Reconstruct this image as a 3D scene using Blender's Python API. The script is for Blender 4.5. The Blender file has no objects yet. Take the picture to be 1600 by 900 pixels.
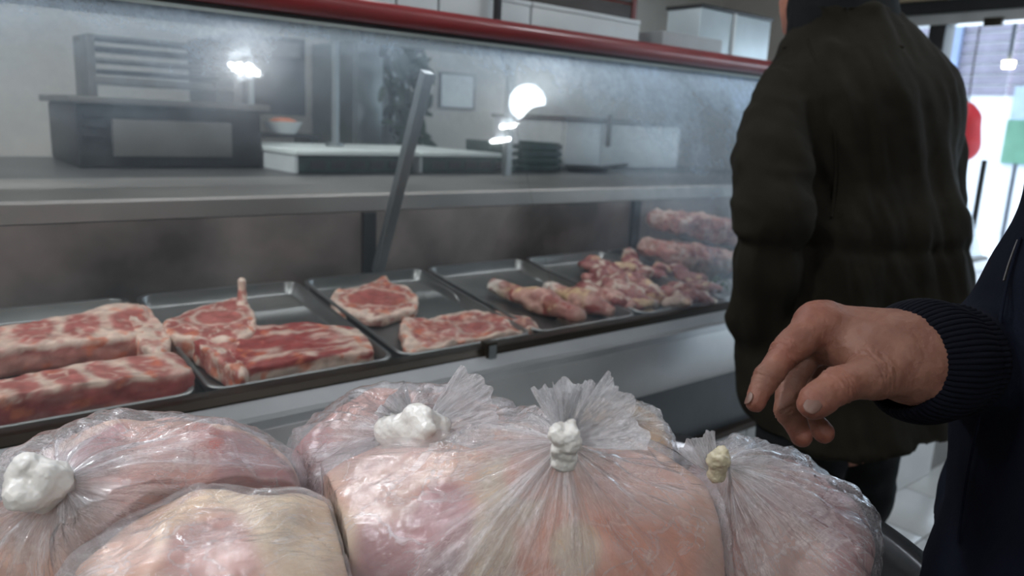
import bpy, bmesh, math, random
import numpy as np
from mathutils import Vector, Matrix
random.seed(7)
rng = np.random.default_rng(7)
SC = bpy.context.scene
COL = SC.collection
PI = math.pi

# ------------------------------------------------------------------ camera
H = 1.28
RM = np.array([[0.777095486511845, 0.09818896038958332, -0.621676389209476],
               [-0.6277126522551174, 0.1928210753253868, -0.7541862230969268],
               [0.04581954868574125, 0.976308845073102, 0.21147484008803655]])
FPX = 1200.0
cam_d = bpy.data.cameras.new('camera')
cam = bpy.data.objects.new('camera', cam_d)
COL.objects.link(cam)
m4 = Matrix(RM.tolist()).to_4x4()
m4.translation = Vector((0, 0, H))
cam.matrix_world = m4
cam_d.sensor_width = 36.0
cam_d.lens = 36.0 * FPX / 1600.0
cam_d.clip_start = 0.02
cam_d.dof.use_dof = True
cam_d.dof.focus_distance = 0.68
cam_d.dof.aperture_fstop = 6.0
SC.camera = cam

# ------------------------------------------------------------------ world and exposure
world = bpy.data.worlds.new('overcast_sky')
SC.world = world
world.use_nodes = True
wn = world.node_tree.nodes
wn['Background'].inputs['Color'].default_value = (0.80, 0.90, 1.0, 1)
wn['Background'].inputs['Strength'].default_value = 2.2
SC.view_settings.view_transform = 'Standard'
SC.view_settings.look = 'None'
SC.view_settings.gamma = 1.0
SC.view_settings.use_curve_mapping = False
SC.view_settings.exposure = 0.70
SC.cycles.max_bounces = 8
SC.cycles.transparent_max_bounces = 24
SC.cycles.caustics_reflective = False
SC.cycles.caustics_refractive = False
SC.cycles.sample_clamp_indirect = 3.0

TUBE = 8.0          # fluorescent tube emission
GLOBE = 42.0
def area(name, loc, rot, sx, sy, power, col, portal=False):
    l = bpy.data.lights.new(name, 'AREA'); l.shape = 'RECTANGLE'; l.size = sx; l.size_y = sy
    l.energy = power; l.color = col
    if portal: l.cycles.is_portal = True
    o = bpy.data.objects.new(name, l); COL.objects.link(o); o.location = loc; o.rotation_euler = rot
    return o
XD = 5.2             # plane of the street door
area('door_portal', (XD + 0.25, 0.3, 1.3), (0, PI/2, 0), 2.5, 4.6, 1, (1, 1, 1), True)
# daylight from the overcast street, coming in through the glazed front
area('street_daylight', (XD + 0.6, 0.3, 1.9), (0, math.radians(78), 0), 2.2, 4.4, 60, (0.78, 0.88, 1.0))
# ceiling luminaires of the shop, one added as fill (light of the fittings built below)
for k in (-1, 0, 1):
    area('overhead_light', (1.15 + .036 * k, 0.262, 2.675), (0, 0, .9), .012, 0.075, .9, (0.96, 0.97, 1.0))
for k in (-1, 1):
    area('overhead_light', (2.64, -0.035 + .055 * k, 2.675), (0, 0, .2), .12, 0.018, 1.6, (0.96, 0.97, 1.0))
area('case_light', (1.1, 1.462, 1.447), (math.radians(14), 0, 0), 4.4, 0.016, 3.8, (.97, .98, 1.0))
area('overhead_light', (-.2, 1.95, 2.66), (0, 0, 0), 1.0, 0.16, 20, (0.92, 0.96, 1.0))
area('overhead_light', (-.7, -1.3, 2.66), (0, 0, 0), 1.2, 0.16, 15, (0.96, 0.97, 1.0))  # unseen lamp added behind the camera to fill front-facing surfaces
area('overhead_light', (-1.2, 0.80, 2.66), (0, 0, 0), 1.0, 0.16, 19, (0.96, 0.97, 1.0))
area('overhead_light', (1.3, 2.75, 2.66), (0, 0, 0), 1.0, 0.16, 2.6, (0.96, 0.97, 1.0))

# ------------------------------------------------------------------ maths helpers
def ray(px, py):
    return RM @ np.array([(px - 800.) / FPX, -(py - 450.) / FPX, -1.0])
ORG = np.array([0, 0, H])
def at(px, py, dep):
    return ORG + ray(px, py) * dep
def at_y(px, py, y):
    v = ray(px, py); return ORG + v * (y / v[1])
def at_z(px, py, z):
    v = ray(px, py); return ORG + v * ((z - H) / v[2])
def at_x(px, py, x):
    v = ray(px, py); return ORG + v * (x / v[0])
def norm(v):
    v = np.asarray(v, float); return v / np.linalg.norm(v)

def _hash(ix, iy, iz, s):
    n = (ix * 374761393 + iy * 668265263 + iz * 2147483647 + s * 974634777) & 0xffffffff
    n = ((n ^ (n >> 13)) * 1274126177) & 0xffffffff
    n = ((n ^ (n >> 16)) * 2246822519) & 0xffffffff
    return ((n ^ (n >> 15)) & 0xffffff) / float(0xffffff)
def vnoise(P, s=0):
    P = np.asarray(P, float)
    I = np.floor(P).astype(np.int64); F = P - I; F = F * F * (3 - 2 * F)
    r = 0
    for dx in (0, 1):
        wx = F[..., 0] if dx else 1 - F[..., 0]
        for dy in (0, 1):
            wy = F[..., 1] if dy else 1 - F[..., 1]
            for dz in (0, 1):
                wz = F[..., 2] if dz else 1 - F[..., 2]
                r = r + wx * wy * wz * _hash(I[..., 0] + dx, I[..., 1] + dy, I[..., 2] + dz, s)
    return r
def fbm(P, s=0, o=3):
    a, t, r = 1., 0., 0.
    for i in range(o):
        r = r + a * vnoise(P * (2. ** i), s + i * 17); t += a; a *= .5
    return r / t
def sstep(a, b, x):
    t = np.clip((x - a) / (b - a), 0, 1); return t * t * (3 - 2 * t)

# ------------------------------------------------------------------ object helpers
def finish(me, name, mat, parent=None, smooth=True):
    o = bpy.data.objects.new(name, me); COL.objects.link(o)
    if mat is not None:
        for m in (mat if isinstance(mat, (list, tuple)) else [mat]): me.materials.append(m)
    if smooth and len(me.polygons):
        me.polygons.foreach_set('use_smooth', np.ones(len(me.polygons), bool))
    if parent is not None: o.parent = parent
    return o
def mesh_np(V, F, name='mesh'):
    me = bpy.data.meshes.new(name)
    V = np.asarray(V, np.float32)
    if isinstance(F, np.ndarray):
        n, k = F.shape
        me.vertices.add(len(V)); me.vertices.foreach_set('co', V.ravel())
        me.loops.add(n * k); me.loops.foreach_set('vertex_index', F.astype(np.int32).ravel())
        me.polygons.add(n); me.polygons.foreach_set('loop_start', np.arange(0, n * k, k, dtype=np.int32))
        me.update(calc_edges=True); me.validate()
    else:
        me.from_pydata(V.tolist(), [], F); me.update()
    return me
def set_col(me, C):
    a = me.color_attributes.new('Col', 'FLOAT_COLOR', 'POINT')
    C = np.asarray(C, np.float32)
    if C.shape[1] == 3: C = np.hstack([C, np.ones((len(C), 1), np.float32)])
    a.data.foreach_set('color', C.ravel())
def set_vec(me, name, A):
    a = me.attributes.new(name, 'FLOAT_VECTOR', 'POINT'); a.data.foreach_set('vector', np.asarray(A, np.float32).ravel())
def set_flt(me, name, A):
    a = me.attributes.new(name, 'FLOAT', 'POINT'); a.data.foreach_set('value', np.asarray(A, np.float32).ravel())
def thing(name, label, cat, group=None, loc=(0, 0, 0), rz=0):
    o = bpy.data.objects.new(name, None); COL.objects.link(o)
    o.location = loc; o.rotation_euler = (0, 0, rz); o.empty_display_size = .05
    tag(o, label, cat, group); return o
def tag(o, label=None, cat=None, group=None, kind=None):
    if label: o['label'] = label
    if cat: o['category'] = cat
    if group: o['group'] = group
    if kind: o['kind'] = kind
    return o
class MB:
    def __init__(s): s.bm = bmesh.new()
    def box(s, lo, hi, bev=0, M=None):
        lo = np.asarray(lo, float); hi = np.asarray(hi, float)
        r = bmesh.ops.create_cube(s.bm, size=1.0)
        vs = r['verts']
        for v in vs:
            v.co = Vector([(lo[i] + hi[i]) / 2 + v.co[i] * (hi[i] - lo[i]) for i in range(3)])
        if bev:
            es = list({e for v in vs for e in v.link_edges})
            r2 = bmesh.ops.bevel(s.bm, geom=es, offset=bev, segments=2, affect='EDGES', profile=.6)
            vs = list({v for f in r2['faces'] for v in f.verts} | {v for v in vs if v.is_valid})
        if M is not None:
            for v in vs: v.co = M @ v.co
        return s
    def cyl(s, a, b, r, r2=None, n=20):
        a = Vector(a); b = Vector(b); d = b - a
        q = d.to_track_quat('Z', 'Y').to_matrix().to_4x4(); q.translation = (a + b) / 2
        bmesh.ops.create_cone(s.bm, cap_ends=True, segments=n, radius1=r, radius2=r if r2 is None else r2, depth=d.length, matrix=q)
        return s
    def sph(s, c, r, n=16, sc=(1, 1, 1)):
        m = Matrix.Translation(Vector(c)) @ Matrix.Diagonal((*[r * k for k in sc], 1))
        bmesh.ops.create_uvsphere(s.bm, u_segments=n * 2, v_segments=n, radius=1, matrix=m); return s
    def prism(s, prof, x0, x1):
        """profile of (y, z) points swept along X"""
        a = [s.bm.verts.new((x0, y, z)) for y, z in prof]; b = [s.bm.verts.new((x1, y, z)) for y, z in prof]
        n = len(prof)
        for i in range(n): s.bm.faces.new((a[i], a[(i + 1) % n], b[(i + 1) % n], b[i]))
        s.bm.faces.new(a[::-1]); s.bm.faces.new(b); return s
    def lathe(s, prof, c=(0, 0, 0), n=64):
        rings = []
        for r, z in prof:
            rings.append([s.bm.verts.new((c[0] + r * math.cos(2 * PI * i / n), c[1] + r * math.sin(2 * PI * i / n), c[2] + z)) for i in range(n)])
        for A, B in zip(rings[:-1], rings[1:]):
            for i in range(n): s.bm.faces.new((A[i], A[(i + 1) % n], B[(i + 1) % n], B[i]))
        return s
    def build(s, name, mat, parent=None, smooth=False, M=None):
        bmesh.ops.recalc_face_normals(s.bm, faces=s.bm.faces)
        me = bpy.data.meshes.new(name); s.bm.to_mesh(me); s.bm.free()
        if M is not None: me.transform(M)
        o = finish(me, name, mat, parent, False)
        if smooth:
            me.polygons.foreach_set('use_smooth', np.ones(len(me.polygons), bool))
            try: me.set_sharp_from_angle(angle=math.radians(38))
            except Exception: pass
        return o
def box(name, lo, hi, mat, parent=None, bev=0):
    return MB().box(lo, hi, bev).build(name, mat, parent, bev > 0)
def tube(name, pts, rad, mat, parent=None, res=8):
    cu = bpy.data.curves.new(name, 'CURVE'); cu.dimensions = '3D'; cu.bevel_depth = rad; cu.bevel_resolution = 3; cu.use_fill_caps = True
    sp = cu.splines.new('NURBS'); sp.points.add(len(pts) - 1); sp.use_endpoint_u = True; sp.order_u = min(4, len(pts)); sp.resolution_u = res
    for p, q in zip(sp.points, pts): p.co = (*q, 1)
    o = bpy.data.objects.new(name, cu); COL.objects.link(o); cu.materials.append(mat)
    dg = bpy.context.evaluated_depsgraph_get(); me = bpy.data.meshes.new_from_object(o.evaluated_get(dg))
    bpy.data.objects.remove(o); bpy.data.curves.remove(cu)
    me.materials.clear()
    return finish(me, name, mat, parent)

# ------------------------------------------------------------------ signed distance surfaces
def sdf_mesh(prims, res, k=0.02, cut=None, post=None, disp=None):
    """prims: (a, b, ra, rb[, k]) round cones or ('e', centre, radii, axes[, k]) ellipsoids, smoothly united,
    meshed as one closed surface with surface nets."""
    lo = np.full(3, 1e9); hi = -lo
    for p in prims:
        if isinstance(p[0], str):
            c, r = np.asarray(p[1]), max(p[2]); lo = np.minimum(lo, c - r); hi = np.maximum(hi, c + r)
        else:
            for q, r in ((p[0], p[2]), (p[1], p[3])):
                q = np.asarray(q); lo = np.minimum(lo, q - r); hi = np.maximum(hi, q + r)
    lo -= 3 * res + k; hi += 3 * res + k
    n = np.ceil((hi - lo) / res).astype(int) + 1
    D = np.full(n, 0.2, np.float32)
    ax = [lo[i] + res * np.arange(n[i]) for i in range(3)]
    for p in prims:
        kk = p[-1] if ((isinstance(p[0], str) and len(p) > 4) or (not isinstance(p[0], str) and len(p) > 4)) else k
        if isinstance(p[0], str):
            c, r = np.asarray(p[1], float), np.asarray(p[2], float); bl = c - r.max(); bh = c + r.max()
        else:
            a, b, ra, rb = np.asarray(p[0], float), np.asarray(p[1], float), p[2], p[3]
            bl = np.minimum(a - ra, b - rb); bh = np.maximum(a + ra, b + rb)
        mg = kk * 2.2 + 3 * res
        i0 = np.clip(((bl - mg - lo) / res).astype(int), 0, n - 1); i1 = np.clip(((bh + mg - lo) / res).astype(int) + 2, 1, n)
        sl = tuple(slice(i0[i], i1[i]) for i in range(3))
        X, Y, Z = np.meshgrid(*[ax[i][sl[i]] for i in range(3)], indexing='ij')
        if isinstance(p[0], str):
            A = np.asarray(p[3]) if p[3] is not None else np.eye(3)
            q = np.stack([X - c[0], Y - c[1], Z - c[2]], -1) @ A.T      # rows of A are the axes
            k0 = np.linalg.norm(q / r, axis=-1); k1 = np.linalg.norm(q / (r * r), axis=-1) + 1e-9
            d = k0 * (k0 - 1) / k1
        else:
            ba = b - a; l2 = ba @ ba + 1e-12; rr = ra - rb; a2 = l2 - rr * rr; il2 = 1 / l2
            px, py, pz = X - a[0], Y - a[1], Z - a[2]
            y = px * ba[0] + py * ba[1] + pz * ba[2]; z = y - l2
            x2 = (px * l2 - ba[0] * y) ** 2 + (py * l2 - ba[1] * y) ** 2 + (pz * l2 - ba[2] * y) ** 2
            y2 = y * y * l2; z2 = z * z * l2; kq = np.sign(rr) * rr * rr * x2
            d = (np.sqrt(np.maximum(x2 * max(a2, 1e-12) * il2, 0)) + y * rr) * il2 - ra
            m1 = np.sign(z) * a2 * z2 > kq; m2 = np.sign(y) * a2 * y2 < kq
            d = np.where(m1, np.sqrt(x2 + z2) * il2 - rb, np.where(m2, np.sqrt(x2 + y2) * il2 - ra, d))
        cur = D[sl]; d = d.astype(np.float32)
        h = np.maximum(kk - np.abs(cur - d), 0) / max(kk, 1e-9)
        D[sl] = np.minimum(cur, d) - h * h * kk * .25
    if cut is not None or disp is not None:
        X, Y, Z = np.meshgrid(*ax, indexing='ij')
        if disp is not None: D = D + disp(X, Y, Z)
        if cut is not None: D = np.maximum(D, cut(X, Y, Z))
        D[0] = D[-1] = .1; D[:, 0] = D[:, -1] = .1; D[:, :, 0] = D[:, :, -1] = .1
    V, F = surface_nets(D, lo, res)
    me = mesh_np(V, F)
    return me
def surface_nets(D, lo, res):
    S = D < 0
    n = np.array(D.shape)
    cells = np.zeros(n - 1, int); acc = np.zeros((*(n - 1), 3), np.float32); cnt = np.zeros(n - 1, np.float32)
    edges = []
    for axis in range(3):
        a = [slice(None)] * 3; b = [slice(None)] * 3
        a[axis] = slice(0, -1); b[axis] = slice(1, None)
        A = D[tuple(a)]; B = D[tuple(b)]
        cr = S[tuple(a)] != S[tuple(b)]
        idx = np.argwhere(cr)
        da = A[cr]; db = B[cr]; t = da / (da - db)
        pos = idx.astype(np.float32).copy(); pos[:, axis] += t
        o1, o2 = [(1, 2), (2, 0), (0, 1)][axis]
        ok = (idx[:, o1] > 0) & (idx[:, o2] > 0) & (idx[:, o1] < n[o1] - 1) & (idx[:, o2] < n[o2] - 1)
        for d1 in (0, -1):
            for d2 in (0, -1):
                c = idx.copy(); c[:, o1] += d1; c[:, o2] += d2
                v = np.all((c >= 0) & (c < n - 1), axis=1)
                cc = c[v]
                np.add.at(acc, (cc[:, 0], cc[:, 1], cc[:, 2]), pos[v]); np.add.at(cnt, (cc[:, 0], cc[:, 1], cc[:, 2]), 1)
        edges.append((axis, o1, o2, idx[ok], S[tuple(a)][cr][ok]))
    m = cnt > 0
    ids = -np.ones(n - 1, np.int64); ids[m] = np.arange(m.sum())
    V = acc[m] / cnt[m][:, None] * res + lo
    Q = []
    for axis, o1, o2, idx, ins in edges:
        q = []
        for d1, d2 in ((0, 0), (-1, 0), (-1, -1), (0, -1)):
            c = idx.copy(); c[:, o1] += d1; c[:, o2] += d2
            q.append(ids[c[:, 0], c[:, 1], c[:, 2]])
        q = np.stack(q, 1)
        q[~ins] = q[~ins][:, ::-1]
        Q.append(q)
    Q = np.concatenate(Q)
    Q = Q[(Q >= 0).all(1)]
    return V, Q
def verts_of(me):
    V = np.empty(len(me.vertices) * 3, np.float32); me.vertices.foreach_get('co', V); return V.reshape(-1, 3).astype(float)
def normals_of(me):
    N = np.empty(len(me.vertices) * 3, np.float32); me.vertex_normals.foreach_get('vector', N); return N.reshape(-1, 3).astype(float)
def displace(me, fn):
    V = verts_of(me); N = normals_of(me); V = V + N * fn(V)[:, None]
    me.vertices.foreach_set('co', V.astype(np.float32).ravel()); me.update()

# ------------------------------------------------------------------ materials
def nmat(name):
    m = bpy.data.materials.new(name); m.use_nodes = True
    nt = m.node_tree; b = nt.nodes['Principled BSDF']; return m, nt, b
def N(nt, t, **kw):
    n = nt.nodes.new(t)
    for k, v in kw.items():
        if k in n.inputs.keys(): n.inputs[k].default_value = v
        else: setattr(n, k, v)
    return n
def ramp(nt, stops, src):
    r = N(nt, 'ShaderNodeValToRGB'); e = r.color_ramp.elements
    while len(e) < len(stops): e.new(.5)
    for q, (p, c) in zip(e, stops):
        q.position = p; q.color = c if len(c) == 4 else (*c, 1)
    nt.links.new(src, r.inputs[0]); return r
def noise(nt, scale, detail=3, rough=.5, vec=None, dist=0):
    n = N(nt, 'ShaderNodeTexNoise'); n.inputs['Scale'].default_value = scale; n.inputs['Detail'].default_value = detail
    n.inputs['Roughness'].default_value = rough; n.inputs['Distortion'].default_value = dist
    if vec is None:
        tc = N(nt, 'ShaderNodeTexCoord'); vec = tc.outputs['Object']
    nt.links.new(vec, n.inputs['Vector']); return n
def bump(nt, b, src, strength=.2, dist=.002):
    bp = N(nt, 'ShaderNodeBump'); bp.inputs['Strength'].default_value = strength; bp.inputs['Distance'].default_value = dist
    nt.links.new(src, bp.inputs['Height'])
    nt.links.new(bp.outputs[0], b.inputs['Normal']); return bp
def plain(name, col, rough=.5, metal=0, var=.12, scale=6, bmp=0, bscale=80, bdist=.001, coat=0):
    m, nt, b = nmat(name)
    n = noise(nt, scale, 4)
    c0 = tuple(max(0, c * (1 - var)) for c in col); c1 = tuple(min(1, c * (1 + var)) for c in col)
    r = ramp(nt, [(.3, c0), (.7, c1)], n.outputs['Fac']); nt.links.new(r.outputs[0], b.inputs['Base Color'])
    b.inputs['Roughness'].default_value = rough; b.inputs['Metallic'].default_value = metal
    if coat: b.inputs['Coat Weight'].default_value = coat; b.inputs['Coat Roughness'].default_value = .12
    if bmp:
        n2 = noise(nt, bscale, 3); bump(nt, b, n2.outputs['Fac'], bmp, bdist)
    return m
def steel(name, col=(.66, .675, .69), rough=.40, stretch=(1, 40, 40), smudge=.12):
    m, nt, b = nmat(name)
    tc = N(nt, 'ShaderNodeTexCoord'); mp = N(nt, 'ShaderNodeMapping'); mp.inputs['Scale'].default_value = stretch
    nt.links.new(tc.outputs['Object'], mp.inputs[0])
    n = noise(nt, 9, 4, vec=mp.outputs[0]); n2 = noise(nt, 3.5, 4)
    r = ramp(nt, [(.3, tuple(c * .82 for c in col)), (.7, tuple(min(1, c * 1.1) for c in col))], n2.outputs['Fac'])
    nt.links.new(r.outputs[0], b.inputs['Base Color'])
    mr = N(nt, 'ShaderNodeMapRange'); mr.inputs['To Min'].default_value = rough - smudge * .6; mr.inputs['To Max'].default_value = rough + smudge
    nt.links.new(n2.outputs['Fac'], mr.inputs['Value']); nt.links.new(mr.outputs[0], b.inputs['Roughness'])
    b.inputs['Metallic'].default_value = .92
    bump(nt, b, n.outputs['Fac'], .12, .0008)
    return m
def emis(name, col, s):
    m, nt, b = nmat(name)
    b.inputs['Base Color'].default_value = (*col, 1); b.inputs['Emission Color'].default_value = (*col, 1); b.inputs['Emission Strength'].default_value = s
    return m
def flesh_mat(name='raw_flesh', rough=.42, spec=.5, sc=42, mul=.8, bs=.35):
    m, nt, b = nmat(name)
    a = N(nt, 'ShaderNodeAttribute'); a.attribute_name = 'Col'
    n = noise(nt, sc, 5, .6, dist=.6)
    n3 = noise(nt, 150, 3, .6)
    r = ramp(nt, [(.30, (.72, .62, .62)), (.52, (1, 1, 1)), (.72, (1.22, 1.25, 1.22))], n.outputs['Fac'])
    mx = N(nt, 'ShaderNodeMix', data_type='RGBA', blend_type='MULTIPLY'); mx.inputs[0].default_value = mul
    nt.links.new(a.outputs['Color'], mx.inputs[6]); nt.links.new(r.outputs[0], mx.inputs[7])
    nt.links.new(mx.outputs[2], b.inputs['Base Color'])
    b.inputs['Roughness'].default_value = rough
    b.inputs['Specular IOR Level'].default_value = spec
    b.inputs['Subsurface Weight'].default_value = .12; b.inputs['Subsurface Radius'].default_value = (.012, .004, .003); b.inputs['Subsurface Scale'].default_value = .6
    bump(nt, b, n3.outputs['Fac'], bs, .0012)
    return m
def fabric(name, col, scale=900, rough=.9, var=.25, wrinkle=.25, sheen=.0):
    m, nt, b = nmat(name)
    n = noise(nt, 7, 5, .6); w = noise(nt, scale, 2)
    c0 = tuple(c * (1 - var) for c in col); c1 = tuple(c * (1 + var) for c in col)
    r = ramp(nt, [(.3, c0), (.7, c1)], n.outputs['Fac']); nt.links.new(r.outputs[0], b.inputs['Base Color'])
    b.inputs['Roughness'].default_value = rough; b.inputs['Sheen Weight'].default_value = sheen
    b.inputs['Specular IOR Level'].default_value = .12
    ad = N(nt, 'ShaderNodeMath', operation='MULTIPLY_ADD'); ad.inputs[1].default_value = .12
    nt.links.new(w.outputs['Fac'], ad.inputs[0]); nt.links.new(n.outputs['Fac'], ad.inputs[2])
    bump(nt, b, ad.outputs[0], wrinkle, .01)
    return m
def front_only(nt, src):
    # thin sheet: the mirror term belongs to the outer face, the back face must not totally reflect
    g = N(nt, 'ShaderNodeNewGeometry'); q = N(nt, 'ShaderNodeMath', operation='SUBTRACT'); q.inputs[0].default_value = 1; nt.links.new(g.outputs['Backfacing'], q.inputs[1])
    r = N(nt, 'ShaderNodeMath', operation='MULTIPLY'); nt.links.new(src.outputs[0], r.inputs[0]); nt.links.new(q.outputs[0], r.inputs[1]); return r
def film_mat(name='plastic_film'):
    m = bpy.data.materials.new(name); m.use_nodes = True; nt = m.node_tree; nt.nodes.clear()
    out = N(nt, 'ShaderNodeOutputMaterial')
    at_ = N(nt, 'ShaderNodeAttribute'); at_.attribute_name = 'pleat'
    nr = N(nt, 'ShaderNodeAttribute'); nr.attribute_name = 'near'
    s1 = noise(nt, 2.6, 6, .62, at_.outputs['Vector'])
    s2 = noise(nt, 7.0, 3, .5, at_.outputs['Vector'])
    s3 = noise(nt, 13, 4, .5, dist=1.0)
    # ridge lines of the creases
    def ridge(src, w):
        a = N(nt, 'ShaderNodeMath', operation='SUBTRACT'); a.inputs[1].default_value = .5; nt.links.new(src, a.inputs[0])
        b_ = N(nt, 'ShaderNodeMath', operation='ABSOLUTE'); nt.links.new(a.outputs[0], b_.inputs[0])
        c = N(nt, 'ShaderNodeMapRange'); c.inputs['From Min'].default_value = 0; c.inputs['From Max'].default_value = w
        c.inputs['To Min'].default_value = 1; c.inputs['To Max'].default_value = 0; nt.links.new(b_.outputs[0], c.inputs['Value']); return c.outputs[0]
    r1 = ridge(s1.outputs['Fac'], .032); r2 = ridge(s3.outputs['Fac'], .03); r4 = ridge(s2.outputs['Fac'], .045)
    # opacity = base + streak*near + ridges
    def madd(a, k, c):
        q = N(nt, 'ShaderNodeMath', operation='MULTIPLY_ADD'); nt.links.new(a, q.inputs[0])
        if isinstance(k, float): q.inputs[1].default_value = k
        else: nt.links.new(k, q.inputs[1])
        if isinstance(c, float): q.inputs[2].default_value = c
        else: nt.links.new(c, q.inputs[2])
        return q.outputs[0]
    st = N(nt, 'ShaderNodeMapRange'); st.inputs['From Min'].default_value = .36; st.inputs['From Max'].default_value = .68
    nt.links.new(s1.outputs['Fac'], st.inputs['Value'])
    o = madd(nr.outputs['Fac'], .66, .11)
    stn = madd(st.outputs[0], nr.outputs['Fac'], 0.0); o = madd(st.outputs[0], .10, o); o = madd(stn, .30, o)
    rr = madd(r1, nr.outputs['Fac'], 0.0); o = madd(rr, .48, o); o = madd(r1, .07, o)
    o = madd(r2, .16, o)
    r4n = madd(r4, nr.outputs['Fac'], 0.0); o = madd(r4n, .35, o)
    cl = N(nt, 'ShaderNodeClamp'); nt.links.new(o, cl.inputs[0]); cl.inputs[2].default_value = .93
    bp = N(nt, 'ShaderNodeBump'); bp.inputs['Strength'].default_value = .95; bp.inputs['Distance'].default_value = .004
    h = madd(s1.outputs['Fac'], 1.3, s3.outputs['Fac']); h = madd(r4n, .25, h); nt.links.new(h, bp.inputs['Height'])
    df = N(nt, 'ShaderNodeBsdfDiffuse'); df.inputs[0].default_value = (.90, .90, .93, 1); nt.links.new(bp.outputs[0], df.inputs['Normal'])
    tl = N(nt, 'ShaderNodeBsdfTranslucent'); tl.inputs[0].default_value = (.9, .88, .9, 1); nt.links.new(bp.outputs[0], tl.inputs['Normal'])
    m1 = N(nt, 'ShaderNodeMixShader'); m1.inputs[0].default_value = .42; nt.links.new(df.outputs[0], m1.inputs[1]); nt.links.new(tl.outputs[0], m1.inputs[2])
    tr = N(nt, 'ShaderNodeBsdfTransparent'); tr.inputs[0].default_value = (.98, .97, .98, 1)
    m2 = N(nt, 'ShaderNodeMixShader'); nt.links.new(cl.outputs[0], m2.inputs[0]); nt.links.new(tr.outputs[0], m2.inputs[1]); nt.links.new(m1.outputs[0], m2.inputs[2])
    gl = N(nt, 'ShaderNodeBsdfGlossy'); gl.inputs['Roughness'].default_value = .12; gl.inputs[0].default_value = (.95, .98, 1, 1); nt.links.new(bp.outputs[0], gl.inputs['Normal'])
    fr_ = N(nt, 'ShaderNodeFresnel'); fr_.inputs[0].default_value = 1.6; nt.links.new(bp.outputs[0], fr_.inputs['Normal']); fr = front_only(nt, fr_)
    fm = N(nt, 'ShaderNodeMath', operation='MULTIPLY'); fm.inputs[1].default_value = 1.35; fm.use_clamp = True; nt.links.new(fr.outputs[0], fm.inputs[0])
    m3 = N(nt, 'ShaderNodeMixShader'); nt.links.new(fm.outputs[0], m3.inputs[0]); nt.links.new(m2.outputs[0], m3.inputs[1]); nt.links.new(gl.outputs[0], m3.inputs[2])
    nt.links.new(m3.outputs[0], out.inputs[0]); return m
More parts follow.
